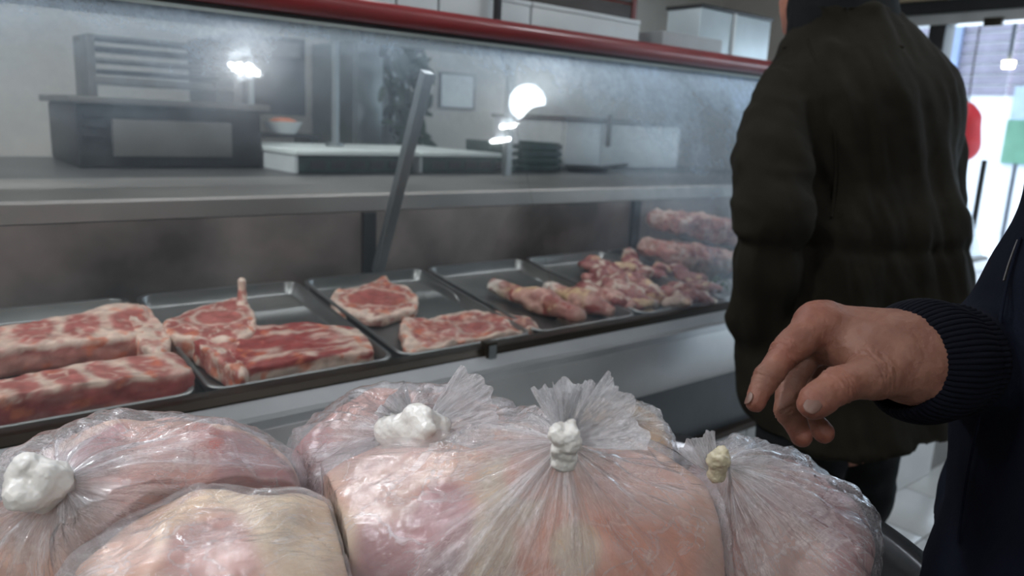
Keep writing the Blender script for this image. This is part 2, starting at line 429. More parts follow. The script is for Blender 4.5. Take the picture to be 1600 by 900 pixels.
def glass_mat(name, fog=True, tint=(.95, .958, .952)):
    m = bpy.data.materials.new(name); m.use_nodes = True; nt = m.node_tree; nt.nodes.clear()
    out = N(nt, 'ShaderNodeOutputMaterial')
    tr = N(nt, 'ShaderNodeBsdfTransparent'); tr.inputs[0].default_value = (*tint, 1)
    gl = N(nt, 'ShaderNodeBsdfGlossy'); gl.inputs['Roughness'].default_value = .03; gl.inputs[0].default_value = (.92, .97, 1, 1)
    fr_ = N(nt, 'ShaderNodeFresnel'); fr_.inputs[0].default_value = 1.5; fr = front_only(nt, fr_)
    m1 = N(nt, 'ShaderNodeMixShader'); nt.links.new(fr.outputs[0], m1.inputs[0]); nt.links.new(tr.outputs[0], m1.inputs[1]); nt.links.new(gl.outputs[0], m1.inputs[2])
    last = m1.outputs[0]
    if fog:
        # condensation with painted-in reflection haze: bluish film, heavier towards top and far end
        tc = N(nt, 'ShaderNodeTexCoord'); sx = N(nt, 'ShaderNodeSeparateXYZ'); nt.links.new(tc.outputs['Object'], sx.inputs[0])
        top = N(nt, 'ShaderNodeMapRange'); top.inputs['From Min'].default_value = 1.10; top.inputs['From Max'].default_value = 1.44
        top.inputs['To Min'].default_value = 0.0; top.inputs['To Max'].default_value = 1.0; nt.links.new(sx.outputs['Z'], top.inputs['Value'])
        far = N(nt, 'ShaderNodeMapRange'); far.inputs['From Min'].default_value = .05; far.inputs['From Max'].default_value = .95
        nt.links.new(sx.outputs['X'], far.inputs['Value'])
        n1 = noise(nt, 2.2, 5, .55, dist=.7); n2 = noise(nt, 60, 3, .7); n3 = noise(nt, 9, 5, .6, dist=1.2)
        def M(op, a, b, c=None):
            q = N(nt, 'ShaderNodeMath', operation=op)
            for i, v in enumerate([a, b, c]):
                if v is None: continue
                if isinstance(v, (int, float)): q.inputs[i].default_value = v
                else: nt.links.new(v, q.inputs[i])
            return q.outputs[0]
        w = M('MULTIPLY_ADD', M('POWER', top.outputs[0], 2.2), .46, M('MULTIPLY', far.outputs[0], .38))
        sw = N(nt, 'ShaderNodeMapRange'); sw.inputs['From Min'].default_value = .35; sw.inputs['From Max'].default_value = .68; sw.inputs['To Min'].default_value = .45; sw.inputs['To Max'].default_value = 1.25
        nt.links.new(n1.outputs['Fac'], sw.inputs['Value'])
        w = M('MULTIPLY', w, sw.outputs[0])
        sp = N(nt, 'ShaderNodeMapRange'); sp.inputs['From Min'].default_value = .3; sp.inputs['From Max'].default_value = .7; sp.inputs['To Min'].default_value = .75; sp.inputs['To Max'].default_value = 1.2
        nt.links.new(n2.outputs['Fac'], sp.inputs['Value'])
        sp2 = N(nt, 'ShaderNodeMapRange'); sp2.inputs['From Min'].default_value = .35; sp2.inputs['From Max'].default_value = .7; sp2.inputs['To Min'].default_value = .75; sp2.inputs['To Max'].default_value = 1.25
        nt.links.new(n3.outputs['Fac'], sp2.inputs['Value'])
        w = M('MULTIPLY_ADD', M('MULTIPLY', w, sp.outputs[0]), sp2.outputs[0], .014)
        df = N(nt, 'ShaderNodeBsdfDiffuse'); df.inputs[0].default_value = (.66, .82, .98, 1)
        tl = N(nt, 'ShaderNodeBsdfTranslucent'); tl.inputs[0].default_value = (.66, .82, .98, 1)
        mt = N(nt, 'ShaderNodeMixShader'); mt.inputs[0].default_value = .35; nt.links.new(df.outputs[0], mt.inputs[1]); nt.links.new(tl.outputs[0], mt.inputs[2])
        g2 = N(nt, 'ShaderNodeBsdfGlossy'); g2.inputs['Roughness'].default_value = .22
        mg = N(nt, 'ShaderNodeMixShader'); mg.inputs[0].default_value = .10; nt.links.new(mt.outputs[0], mg.inputs[1]); nt.links.new(g2.outputs[0], mg.inputs[2])
        m3 = N(nt, 'ShaderNodeMixShader'); nt.links.new(w, m3.inputs[0]); nt.links.new(last, m3.inputs[1]); nt.links.new(mg.outputs[0], m3.inputs[2])
        last = m3.outputs[0]
    nt.links.new(last, out.inputs[0]); return m

M_wall = plain('wall_paint', (.52, .50, .46), .75, var=.05, bmp=.05)
M_ceil = plain('ceiling_paint', (.44, .44, .43), .85, var=.04)
M_grout = plain('floor_grout', (.16, .15, .14), .8)
M_tile = plain('floor_tile', (.50, .50, .49), .22, var=.08, scale=3, bmp=.03, bscale=9)
M_wtile = plain('plinth_tile', (.48, .48, .47), .3, var=.06, scale=4)
M_steel = steel('brushed_steel')
M_steel_d = steel('dull_steel', (.22, .22, .22), .42)
M_pan = steel('tray_steel', (.33, .335, .335), .30, (40, 1, 40), .14)
M_inner = plain('case_inner_panel', (.19, .165, .155), .38, .4, var=.6, scale=4.5)
M_ledge = steel('ledge_steel', (.40, .385, .37), .42)
M_red = plain('red_enamel', (.20, .020, .022), .36, 0, var=.15, scale=5, coat=.25)
M_blk = plain('black_rubber', (.012, .012, .014), .55, var=.2)
M_bronze = plain('bronze_channel', (.028, .022, .016), .4, .6, var=.25)
M_alu = steel('grey_aluminium', (.30, .33, .34), .4)
M_glass = glass_mat('foggy_glass')
M_clear = glass_mat('clear_glass', False, (.94, .97, .97))
M_film = film_mat()
M_flesh = flesh_mat()
M_chick = flesh_mat('chicken_skin', .38, .5, 26, .5, .2)
M_white = plain('white_enamel', (.60, .64, .65), .4, var=.06)
M_white2 = plain('white_board', (.66, .72, .70), .5, var=.06)
M_gdark = plain('dark_green_crate', (.012, .035, .030), .6, var=.5, scale=30)
M_dgrey = plain('dark_grey_metal', (.028, .029, .031), .45, .4, var=.3)
M_mgrey = plain('mid_grey_metal', (.12, .115, .105), .5, .2, var=.15)
M_tube = emis('fluorescent_tube', (.88, .95, 1), TUBE)
M_globe = emis('globe_glass', (.85, .93, 1), GLOBE)
M_frame = plain('door_frame_dark', (.016, .018, .02), .45, var=.2)

# ------------------------------------------------------------------ room shell
X0, X1, Y0, Y1, ZC = -2.4, XD, -2.4, 3.9, 2.75
floor = tag(box('floor', (X0 - .1, Y0 - .1, -.12), (XD + .1, Y1 + .1, -.006), M_grout), kind='structure')
ts = .33
tile_me = None
for i in range(int((XD - X0) / ts) + 1):
    for j in range(int((1.15 - Y0) / ts) + 1):
        x, y = X0 + i * ts, Y0 + j * ts
        if x + ts > XD or (x + ts < .2) or y + ts < -1.0: continue
        if tile_me is None:
            o = box('tile', (.0025, .0025, -.006), (ts - .0025, ts - .0025, .002), M_tile, floor, .0012); tile_me = o.data
        else:
            o = bpy.data.objects.new('tile', tile_me); COL.objects.link(o); o.parent = floor
        o.location = (x, y, random.uniform(-.0006, .0006))
tag(box('wall_back', (X0 - .1, Y1, 0), (XD + .1, Y1 + .12, ZC), M_wall), kind='structure')
tag(box('wall_left', (X0 - .12, Y0, 0), (X0, Y1, ZC), M_wall), kind='structure')
tag(box('wall_near', (X0 - .1, Y0 - .12, 0), (XD + .1, Y0, ZC), M_wall), kind='structure')
tag(box('ceiling', (X0 - .1, Y0 - .1, ZC), (XD + .1, Y1 + .1, ZC + .1), M_ceil), kind='structure')
DY0, DY1, DZT = -2.0, 2.62, 2.02
wr = MB(); wr.box((XD, DY1, 0), (XD + .12, Y1, ZC)); wr.box((XD, Y0, 0), (XD + .12, DY0, ZC)); wr.box((XD, DY0, DZT + .10), (XD + .12, DY1, ZC))
tag(wr.build('wall_right', M_wall), kind='structure')

# ------------------------------------------------------------------ street door
M_beige = plain('beige_fascia', (.42, .34, .24), .7)
zt = at_x(1500, 12, XD)[2]
door = bpy.data.objects.new('door_1', None); COL.objects.link(door); door['kind'] = 'structure'; door.location = (XD, .5, 0)
def dloc(o): o.location = tuple(np.array(o.location) - np.array([XD, .5, 0])); return o
z1 = zt - .03
dloc(box('transom', (XD - .06, DY0, z1), (XD + .10, DY1, z1 + .075), M_frame, door, .004))
dloc(box('steel_strip', (XD - .045, DY0, z1 - .07), (XD + .08, DY1, z1 - .004), M_steel, door, .003))
dloc(box('door_closer', (XD - .08, at_x(1560, 30, XD)[1] - .05, z1 - .10), (XD - .046, at_x(1560, 30, XD)[1] + .05, z1 - .05), M_bronze, door, .003))
yj = at_x(1468, 60, XD)[1]
dloc(box('door_post', (XD - .05, yj - .05, 0), (XD + .09, yj + .05, z1 - .07), M_frame, door, .004))
dloc(box('door_post', (XD - .05, -.55, 0), (XD + .09, -.45, z1 - .07), M_frame, door, .004))
dloc(box('threshold', (XD - .05, DY0, .003), (XD + .10, DY1, .05), M_alu, door, .003))
ys = [DY0, -.5, at_x(1575, 100, XD)[1] - .02, yj, DY1]
for a, b in zip(ys[:-1], ys[1:]):
    dloc(box('pane', (XD + .015, a + .012, .05), (XD + .027, b - .012, z1 - .07), M_clear, door))
p0 = at_x(1542, 250, XD); p1 = at_x(1515, 448, XD)
yh = (p0[1] + p1[1]) / 2
h = tube('door_handle', [(XD - .07, yh, p1[2]), (XD - .07, yh, p0[2])], .016, M_frame, door); dloc(h)
p0 = at_x(1512, 270, XD); p1 = at_x(1492, 420, XD)
h = tube('door_handle', [(XD - .07, p0[1] + .02, p1[2]), (XD - .10, p0[1] + .035, (p0[2] + p1[2]) / 2), (XD - .07, p0[1] + .02, p0[2])], .024, M_steel, door); dloc(h)
tag(box('trim_1', (XD - .05, at_x(1480, 5, XD)[1], z1 + .08), (XD - .002, DY1 + .5, z1 + .45), M_beige), kind='structure')

# street beyond the door
M_pave = plain('street_paving', (.80, .82, .85), .7, var=.10, scale=2)
M_bld = plain('street_facade', (.70, .72, .78), .7, var=.08, scale=1)
M_slat = plain('awning_slat', (.20, .185, .25), .6, var=.15)
M_post = plain('street_post', (.14, .16, .20), .5)
M_glow = plain('paper_lantern_red', (.65, .02, .03), .5)
M_grn = plain('green_sign', (.22, .50, .36), .5)
st = tag(box('street', (XD + .12, -6, -.12), (XD + 12, 8, -.02), M_pave), kind='structure')
b_ = thing('shop_facade', 'pale shop front across the street beyond the glass door', 'building')
bx0 = XD + 7.5
box('wall', (bx0, -5, -.02), (bx0 + .3, 7.5, 4.6), M_bld, b_)
for k in range(7):
    box('window', (bx0 - .06, -4 + k * 1.5, 1.0), (bx0 - .002, -3.2 + k * 1.5, 2.1), plain('shop_window', (.28, .36, .46), .3), b_, .01)
for k in range(6):
    box('pillar', (bx0 - .14, -4.4 + k * 1.9, -.02), (bx0 - .052, -4.25 + k * 1.9, 3.6), plain('blue_grey_pillar', (.20, .26, .42), .5), b_, .01)
for k in range(17):
    box('shutter_slat', (bx0 - .05, -4.2, 1.98 + k * .15), (bx0 - .004, 6.8, 2.10 + k * .15), M_slat, b_, .008)
aw = thing('slatted_canopy', 'grey slatted canopy over the pavement outside the door', 'canopy')
for k in range(13):
    x = XD + .45 + k * .24
    box('slat', (x, -3.5, 2.42 + k * .006), (x + .19, 5.5, 2.45 + k * .006), M_slat, aw, .004)
for y in (-3.4, 1.0, 5.4):
    box('beam', (XD + .4, y - .04, 2.50), (XD + 3.8, y + .04, 2.60), M_post, aw)
    box('canopy_post', (XD + 3.5, y - .04, -.02), (XD + 3.58, y + .04, 2.50), M_post, aw)
q = at_x(1576, 100, XD + 1.6)
lp = thing('canopy_lamp', 'round warm lamp glowing under the slatted canopy outside', 'lamp')
MB().cyl((q[0], q[1], q[2] - .03), (q[0], q[1], q[2] + .02), .038, .045).build('diffuser', emis('warm_lamp', (1, .86, .55), 9), lp)
MB().cyl((q[0], q[1], q[2] + .02), (q[0], q[1], 2.425), .018).build('stem', M_post, lp)
q = at_x(1506, 205, XD + 1.0)
rl = thing('red_hanging_bag', 'red rounded bag hanging just outside the glass door', 'bag')
m_ = sdf_mesh([(q + [0, 0, .07], q + [0, 0, -.10], .10, .125), (q + [0, 0, .16], q + [0, 0, .10], .05, .08)], .014, .05)
finish(m_, 'body', M_glow, rl)
tube('strap', [tuple(q + [0, 0, .18]), tuple(q + [0, .02, .5]), (q[0], q[1], 2.412)], .006, M_blk, rl)
q = at_x(1592, 222, XD + 3.0)
gs = thing('green_sign', 'green upright sign on the pavement across from the door', 'sign')
box('panel', (q[0], q[1] - .13, q[2] - .20), (q[0] + .03, q[1] + .13, q[2] + .20), M_grn, gs, .01)
MB().cyl((q[0] + .015, q[1], -.02), (q[0] + .015, q[1], q[2] - .20), .02).build('post', M_post, gs)

# ------------------------------------------------------------------ ceiling fittings
M_fit = plain('fitting_white', (.6, .6, .6), .5)
def fitting(x, y, label, L=.6, rz=0):
    t = thing('ceiling_light', label, 'light', 'fluorescent fittings on the ceiling', (x, y, 2.70), rz)
    box('tray', (-L, -.12, .02), (L, .12, .048), M_fit, t, .004)
    for yy in (-.06, .06):
        MB().cyl((-L + .03, yy, 0), (L - .03, yy, 0), .014, n=12).build('tube', M_tube, t, True)
    for s in (-1, 1): box('end_cap', (s * L - .02, -.09, -.015), (s * L + .02, .09, .03), M_fit, t, .003)
fitting(1.15, .262, 'twin-tube fluorescent ceiling light above the customer side, mirrored left in the glass', .07, .5)
fitting(2.64, -.035, 'twin-tube fluorescent ceiling light nearer the door, mirrored mid glass', .065, .2)
fitting(-1.2, .80, 'twin-tube fluorescent ceiling light behind the photographer', .5)
fitting(-.2, 1.95, 'twin-tube fluorescent ceiling light above the left end of the counter', .5)
fitting(-.7, -1.3, 'unseen twin-tube ceiling light added over the customer floor as front fill', .6)  # fitting that goes with the added fill lamp
fitting(1.3, 2.75, 'twin-tube fluorescent ceiling light over the work area behind the counter', .5)
g = thing('globe_lamp', 'round white globe lamp hanging from the ceiling by the counter', 'lamp')
gp = np.array([1.16, 1.38, 1.34]) + 2.05 * np.array([.64, -.51, .57])
MB().sph(gp, .085).build('globe', M_globe, g, True)
MB().cyl(gp + [0, 0, .08], (gp[0], gp[1], 2.75), .008).build('stem', M_blk, g)
MB().cyl(gp + [0, 0, .07], gp + [0, 0, .12], .03).build('lamp_holder', M_blk, g)

# ------------------------------------------------------------------ display counter
GB = (1.165, .838); GT = (1.43, 1.448)          # foot and head of the slanted glass (y, z)
CX0, CX1 = -1.2, 3.4
ct = thing('display_counter', 'stainless refrigerated meat counter with slanted foggy glass and red top rail', 'counter', None, (1.1, 1.4, 0))
OFF = Matrix.Translation((-1.1, -1.4, 0))
def cpart(mb, name, mat, smooth=False): return mb.build(name, mat, ct, smooth, OFF)
yf = 1.10
def zr(r, y): return H + r * y
# ledge: bands that step down from the glass to the panel seam
cpart(MB().prism([(1.185, .842), (1.150, .842), (1.142, .832), (1.142, .800), (1.185, .80)], CX0, CX1), 'glass_channel', M_bronze)
cpart(MB().prism([(1.142, .829), (1.110, .812), (1.106, .806), (1.106, .78), (1.142, .78)], CX0, CX1), 'upper_ledge', M_steel)
cpart(MB().prism([(1.1055, .8085), (1.094, .806), (1.086, .800), (1.0855, zr(-.427, 1.0855)), (1.1055, zr(-.427, 1.0855))], CX0, CX1), 'lower_ledge', M_steel)
cpart(MB().box((CX0, 1.0868, .795), (CX1, 1.105, .8155)), 'seam_strip', M_blk)
zp = zr(-.556, 1.09)
cpart(MB().prism([(1.088, zr(-.440, 1.088)), (1.0845, zr(-.4405, 1.088)), (1.0838, zr(-.444, 1.088)), (1.080, .74), (1.086, zp + .02), (1.10, zp), (1.14, zp), (1.14, .80)], CX0, CX1), 'front_panel', steel('panel_steel', (.70, .70, .70), .48), True)
cpart(MB().box((CX0, 1.125, .50), (CX1, 1.75, zp + .02)), 'kick_panel', plain('dark_kick_panel', (.075, .08, .085), .4, .3), False)
cpart(MB().box((CX0, 1.10, .492), (CX1, 1.76, .508)), 'rust_strip', plain('rusty_strip', (.05, .03, .02), .6, .4))
pl = cpart(MB().box((CX0, 1.12, .0), (CX1, 1.74, .492)), 'plinth', M_grout)
for k in range(int((CX1 - CX0) / .33)):
    for r_ in range(2):
        cpart(MB().box((CX0 + k * .33 + .002, 1.108, .004 + r_ * .245), (CX0 + k * .33 + .328, 1.12, .243 + r_ * .245), .001), 'plinth_tile', M_wtile)
cpart(MB().box((CX0, 1.161, .828), (CX1, 1.183, .8395), .001), 'channel_lip', M_alu)
# deck under the trays, back panel, work ledge
sl = math.atan2(.063, .47)
def tpt(x, s, hh):     # tray plane point: s up the slope from the front, hh above the rim plane
    return np.array([x, 1.183 + s * math.cos(sl) - hh * math.sin(sl), .842 + s * math.sin(sl) + hh * math.cos(sl)])
a = tpt(0, 0, -.036); b = tpt(0, .50, -.036)
cpart(MB().prism([(1.16, .80), (a[1] - .0, a[2]), (b[1], b[2]), (1.74, b[2]), (1.74, .70), (1.16, .70)], CX0, CX1), 'deck', M_steel_d)
zl = zr(-.110, 1.72)          # work ledge level
cpart(MB().box((CX0, 1.70, .80), (CX1, 1.735, zl - .045)), 'back_panel', M_inner)
cpart(MB().prism([(1.705, zl), (1.70, zl - .006), (1.70, zl - .043), (1.712, zl - .046), (2.2, zl - .046), (2.2, zl)], CX0, CX1), 'work_ledge', M_ledge, False)
for xx in (.92, .02, 1.9):
    cpart(MB().box((xx - .012, 1.685, .86), (xx + .022, 1.70, zl - .046)), 'panel_strip', M_dgrey)
cpart(MB().box((CX0, 1.74, .05), (CX1, 2.18, zl - .047)), 'rear_cabinet', M_mgrey)
# bracket from rail to the back of the deck (inside the glass)
ba = at_y(668, 112, 1.42); bb = at_y(590, 425, 1.655)
def barbox(a, b, w, t, name, mat):
    a = np.array(a); b = np.array(b); d = norm(b - a); s = np.array([1., 0, 0]); n_ = np.cross(d, s)
    mb = MB(); M = Matrix([[s[0], n_[0], d[0], a[0]], [s[1], n_[1], d[1], a[1]], [s[2], n_[2], d[2], a[2]], [0, 0, 0, 1]])
    mb.box((-w / 2, -t / 2, 0), (w / 2, t / 2, float(np.linalg.norm(b - a))), .002, M); return cpart(mb, name, mat, True)
barbox(ba, bb, .025, .022, 'glass_bracket', plain('clear_bracket', (.20, .23, .25), .3, .5))
barbox(ba + np.array([1.55, 0, 0]), bb + np.array([1.55, 0, 0]), .03, .030, 'glass_bracket', M_alu)
# glass panes
gd = norm([0, GT[0] - GB[0], GT[1] - GB[1]]); gn = np.array([0, -gd[2], gd[1]])
def pane(x0, x1):
    c = [np.array([0, *GB]) , np.array([0, *GT])]
    t = .003
    prof = [(c[0][1] - gn[1] * t, c[0][2] - gn[2] * t), (c[1][1] - gn[1] * t, c[1][2] - gn[2] * t), (c[1][1] + gn[1] * t, c[1][2] + gn[2] * t), (c[0][1] + gn[1] * t, c[0][2] + gn[2] * t)]
    return cpart(MB().prism(prof, x0, x1), 'glass_pane', M_glass)
xs = [CX0, -.35, 1.105, 2.45, CX1]
for a, b in zip(xs[:-1], xs[1:]): pane(a + .001, b - .001)
# bright polished top edge of the panes + white gasket strip under the rail
cpart(MB().prism([(1.418, 1.441), (1.414, 1.4475), (1.43, 1.452), (1.43, 1.447)], CX0, CX1), 'top_gasket', plain('pale_gasket', (.55, .62, .60), .3))
MBt = MB().box((CX0, 1.446, 1.4485), (2.6, 1.466, 1.4545)); cpart(MBt, 'case_light_housing', M_white)
for px in (540, 590, 620): 
    x = at_y(px, 40, 1.42)[0]
    cpart(MB().box((x - .012, 1.418, 1.45), (x + .012, 1.44, 1.468)), 'rail_spacer', M_white)
# clip at the glass foot
cx = at_y(762, 541, 1.15)[0]
cpart(MB().box((cx - .0125, 1.135, .818), (cx + .0125, 1.157, .856), .0015), 'glass_clip', M_bronze, True)
cpart(MB().box((cx - .0085, 1.132, .822), (cx + .0085, 1.1345, .851)), 'clip_plate', M_alu)
# red top rail (rounded face)
zb_, zt_ = 1.455, 1.497
prof = [(1.412 - .028 * max(0, math.sin(t_)) ** .75, (zb_ + zt_) / 2 - .0215 * math.cos(t_)) for t_ in np.linspace(.02, PI - .02, 22)] + [(1.47, zt_ + .0005), (1.47, zb_)]
cpart(MB().prism(prof, CX0, 2.6), 'top_rail', M_red, True)
cpart(MB().prism([(1.409, zb_ - .006), (1.409, zb_ + .001), (1.46, zb_ + .001), (1.46, zb_ - .006)], CX0, 2.6), 'rail_underside', M_blk)
cpart(MB().box((CX0, 1.45, 1.470), (2.6, 1.95, 1.482)), 'top_shelf', M_alu)
for xx in (-1.1, 2.55):
    cpart(MB().box((xx - .02, 1.60, zl), (xx + .02, 1.64, 1.470)), 'shelf_post', M_alu)
x = at_y(770, 150, 2.25)[0]
cpart(MB().box((x - .012, 2.14, zl), (x + .012, 2.165, 1.56)), 'shelf_post', M_alu)

# ------------------------------------------------------------------ trays
def rring(w, d, r, z, cx, cy, n=6):
    pts = []
    for (sx, sy, a0) in ((1, 1, 0), (-1, 1, PI / 2), (-1, -1, PI), (1, -1, 1.5 * PI)):
        for i in range(n + 1):
            a = a0 + PI / 2 * i / n
            pts.append((cx + sx * (w / 2 - r) + r * math.cos(a), cy + sy * (d / 2 - r) + r * math.sin(a), z))
    return pts
def loft(rings):
    n = len(rings[0]); V = [p for r in rings for p in r]; F = []
    for k in range(len(rings) - 1):
        for i in range(n): F.append((k * n + i, k * n + (i + 1) % n, (k + 1) * n + (i + 1) % n, (k + 1) * n + i))
    F.append(tuple(range(n))[::-1]); F.append(tuple(range((len(rings) - 1) * n, len(rings) * n)))
    return V, F
TM = Matrix.Translation((0, 1.183, .842)) @ Matrix.Rotation(sl, 4, 'X')
trays = [(-.33, .01), (.015, .352), (.368, .708), (.722, 1.045), (1.058, 1.375), (1.388, 1.70), (1.715, 2.03), (2.045, 2.36)]
tdesc = ['steel tray at the left end of the counter, mostly outside the picture', 'steel tray holding the sliced pork racks at far left', 'steel tray of lamb chops and belly slab, second from left',
         'steel tray with one round steak and one long steak', 'steel tray under the skin-on shanks', 'steel tray heaped with mixed meat chunks', 'steel tray behind the coat with stacked ribs', 'steel tray furthest along the counter']
for (x0, x1), ds in zip(trays, tdesc):
    w, d = x1 - x0, .462
    cxm = (x0 + x1) / 2; cy = d / 2 + .002
    R = [rring(w - .03, d - .03, .02, -.030, 0, 0), rring(w - .022, d - .022, .024, -.028, 0, 0), rring(w - .012, d - .012, .026, -.003, 0, 0), rring(w, d, .03, -.004, 0, 0), rring(w, d, .03, -.001, 0, 0),
         rring(w - .003, d - .003, .03, .0005, 0, 0), rring(w - .014, d - .014, .026, 0, 0, 0), rring(w - .018, d - .018, .024, -.004, 0, 0), rring(w - .026, d - .026, .02, -.024, 0, 0), rring(w - .036, d - .036, .016, -.0275, 0, 0)]
    V, F = loft(R)
    me = mesh_np(V, F); o = finish(me, 'tray', M_pan, None, True)
    try: me.set_sharp_from_angle(angle=math.radians(50))
    except Exception: pass
    o.matrix_world = TM @ Matrix.Translation((cxm, cy, 0))
    tag(o, ds, 'tray', 'steel trays on the counter deck')
TF = -.0272   # tray floor

# ------------------------------------------------------------------ meat
RED = np.array([.36, .080, .075]); DRED = np.array([.25, .045, .042]); PINK = np.array([.52, .21, .175]); FAT = np.array([.76, .61, .51]); YFAT = np.array([.72, .52, .32]); ORG_ = np.array([.60, .20, .10]); PALE = np.array([.66, .42, .36])
tn = np.array([0, -math.sin(sl), math.cos(sl)])
def on_tray(px, py, hh):
    P0 = tpt(0, 0, hh); v = ray(px, py); s = np.dot(P0 - ORG, tn) / np.dot(v, tn); P = ORG + s * v
    return np.array([P[0], np.dot(P - tpt(0, 0, 0), np.array([0, math.cos(sl), math.sin(sl)])), hh])
def mixc(A, B, f): return A * (1 - f[:, None]) + B * f[:, None]
def smooth_poly(P, n):
    P = np.asarray(P, float); m = len(P); out = []
    per = max(2, n // m)
    for i in range(m):
        p0, p1, p2, p3 = P[i - 1], P[i], P[(i + 1) % m], P[(i + 2) % m]
        for t in np.arange(per) / per:
            out.append(.5 * ((2 * p1) + (-p0 + p2) * t + (2 * p0 - 5 * p1 + 4 * p2 - p3) * t * t + (-p0 + 3 * p1 - 3 * p2 + p3) * t ** 3))
    return np.array(out)
def slab(pxs, top, base, seed, colfn, label, cat='meat', name='meat_slab', group=None, lump=.006, edge=.010, flare=.0):
    """cut of meat whose top outline is pxs, between heights base and top over the tray"""
    O = np.array([on_tray(x, y, top)[:2] for x, y in pxs]); O = smooth_poly(O, 132); n = len(O); c = O.mean(0)
    us = np.concatenate([np.linspace(.03, .9, 20), np.linspace(.93, 1.0, 6)])
    rings = []; cols_u = []
    size = np.sqrt(np.ptp(O[:, 0]) * np.ptp(O[:, 1]))
    e = edge / (size * .5)
    for u in us:
        q = c + (O - c) * u
        z = top - edge * (1 - np.sqrt(np.clip(1 - np.clip((u - (1 - e)) / e, 0, 1) ** 2, 0, 1)))
        rings.append(np.column_stack([q, np.full(n, z)])); cols_u.append(np.full(n, u))
    nb = max(5, int((top - base) / .004))
    for k in range(1, nb + 1):
        f = k / nb; z = (top - edge) * (1 - f) + base * f
        bul = 1 + flare * math.sin(f * PI) - (.05 * max(0, f - .75) / .25)
        q = c + (O - c) * bul
        rings.append(np.column_stack([q, np.full(n, z)])); cols_u.append(np.full(n, 1 + f))
    V = np.concatenate(rings); U = np.concatenate(cols_u)
    V = np.vstack([V, [c[0], c[1], top], [c[0], c[1], base]]); U = np.append(U, [0, 2])
    F = []; nr = len(rings)
    for k in range(nr - 1):
        for i in range(n): F.append((k * n + i, (k + 1) * n + i, (k + 1) * n + (i + 1) % n, k * n + (i + 1) % n))
    for i in range(n): F.append((nr * n, i, (i + 1) % n)); F.append((nr * n + 1, (nr - 1) * n + (i + 1) % n, (nr - 1) * n + i))
    # relief
    nz = fbm(V * 34, seed, 3) - .5
    amp = lump * 2 * np.clip((V[:, 2] - base) / (top - base + 1e-6), 0, 1)
    V2 = V.copy(); V2[:, 2] += nz * amp * 1.2
    jit = (fbm(V * 45, seed + 9, 3) - .5) * .012 * sstep(.6, 1, U)
    dirs = V[:, :2] - c; L = np.linalg.norm(dirs, axis=1)[:, None] + 1e-6
    V2[:, :2] += dirs / L * jit[:, None]
    V2[:, 2] = np.maximum(V2[:, 2], base)
    C = colfn(V, U, c, size, seed)
    C = mixc(C, np.tile([.66, .19, .10], (len(V), 1)), .75 * sstep(.60, .70, fbm(V * 62, seed + 77, 2)) * sstep(.35, .8, U))
    nn = fbm(V * 90, seed + 31, 2)
    C = C * (.70 + .60 * nn[:, None])
    A = np.array([tpt(v[0], v[1], v[2]) for v in V2])
    me = mesh_np(A, F); set_col(me, np.clip(C, 0, 1))
    o = finish(me, name, M_flesh); 
    return tag(o, label, cat, group)
def warp(V, s, k=30, a=.02):
    W = V.copy(); W[:, 0] += (fbm(V * k, s, 2) - .5) * a; W[:, 1] += (fbm(V * k + 7, s + 3, 2) - .5) * a; return W
def veins(V, s, k, t):
    n = fbm(warp(V, s) * k, s + 5, 3); return 1 - sstep(0, t, np.abs(n - .5))
def col_steak(ex=0, ey=0, er=.55, rim=.84):
    def f(V, U, c, size, s):
        W = warp(V, s, 40, .016)
        d = (W[:, :2] - c - np.array([ex, ey]) * size * .5) / (size * .5)
        r = np.sqrt(d[:, 0] ** 2 + (d[:, 1] * 1.25) ** 2)
        fat = sstep(.08, 0, np.abs(r - er)) * .9                      # seam round the eye muscle
        fat = np.maximum(fat, sstep(rim, rim + .07, U + (fbm(V * 50, s + 2, 2) - .5) * .25) * np.where(U < 1.03, 1, .35 + .65 * sstep(.45, .6, fbm(V * 60, s + 4, 2))))
        fat = np.maximum(fat, sstep(er + .05, er + .15, r) * veins(V, s, 55, .07))
        fat = np.maximum(fat, .6 * sstep(.60, .75, fbm(V * 70, s + 11, 2)) * (r > er))
        base = mixc(np.tile(RED, (len(V), 1)), np.tile(PINK, (len(V), 1)), .45 * fbm(V * 25, s, 2) + .15)
        return mixc(base, np.tile(FAT, (len(V), 1)), fat * .85)
    return f
def col_rack(period=.05, slant=.3, side=RED):
    def f(V, U, c, size, s):
        W = warp(V, s, 30, .014)
        x = (W[:, 0] + slant * W[:, 1]) / period; ph = np.abs((x - np.floor(x)) - .5) * 2
        y = np.abs(W[:, 1] - c[1]) / (size * .30)
        d = np.sqrt(ph ** 2 + y ** 2)
        fat = sstep(.68, .92, d) * (U < 1.0)
        fat = np.maximum(fat * (1 - .5 * sstep(.52, .7, fbm(V * 45, s + 3, 2))), veins(V, s, 40, .05) * (U < 1.02) * .8)
        sd = sstep(1.0, 1.12, U)
        base = mixc(np.tile(RED * 1.0 + .02, (len(V), 1)), np.tile(PINK, (len(V), 1)), .55 * fbm(V * 25, s, 2) + .1)
        C = mixc(base, np.tile(FAT, (len(V), 1)), fat * .8)
        sidec = mixc(np.tile(side, (len(V), 1)), np.tile(PALE, (len(V), 1)), .35 * sstep(.45, .7, fbm(V * np.array([18, 18, 70]), s + 4, 3)))
        return mixc(C, sidec, sd)
    return f
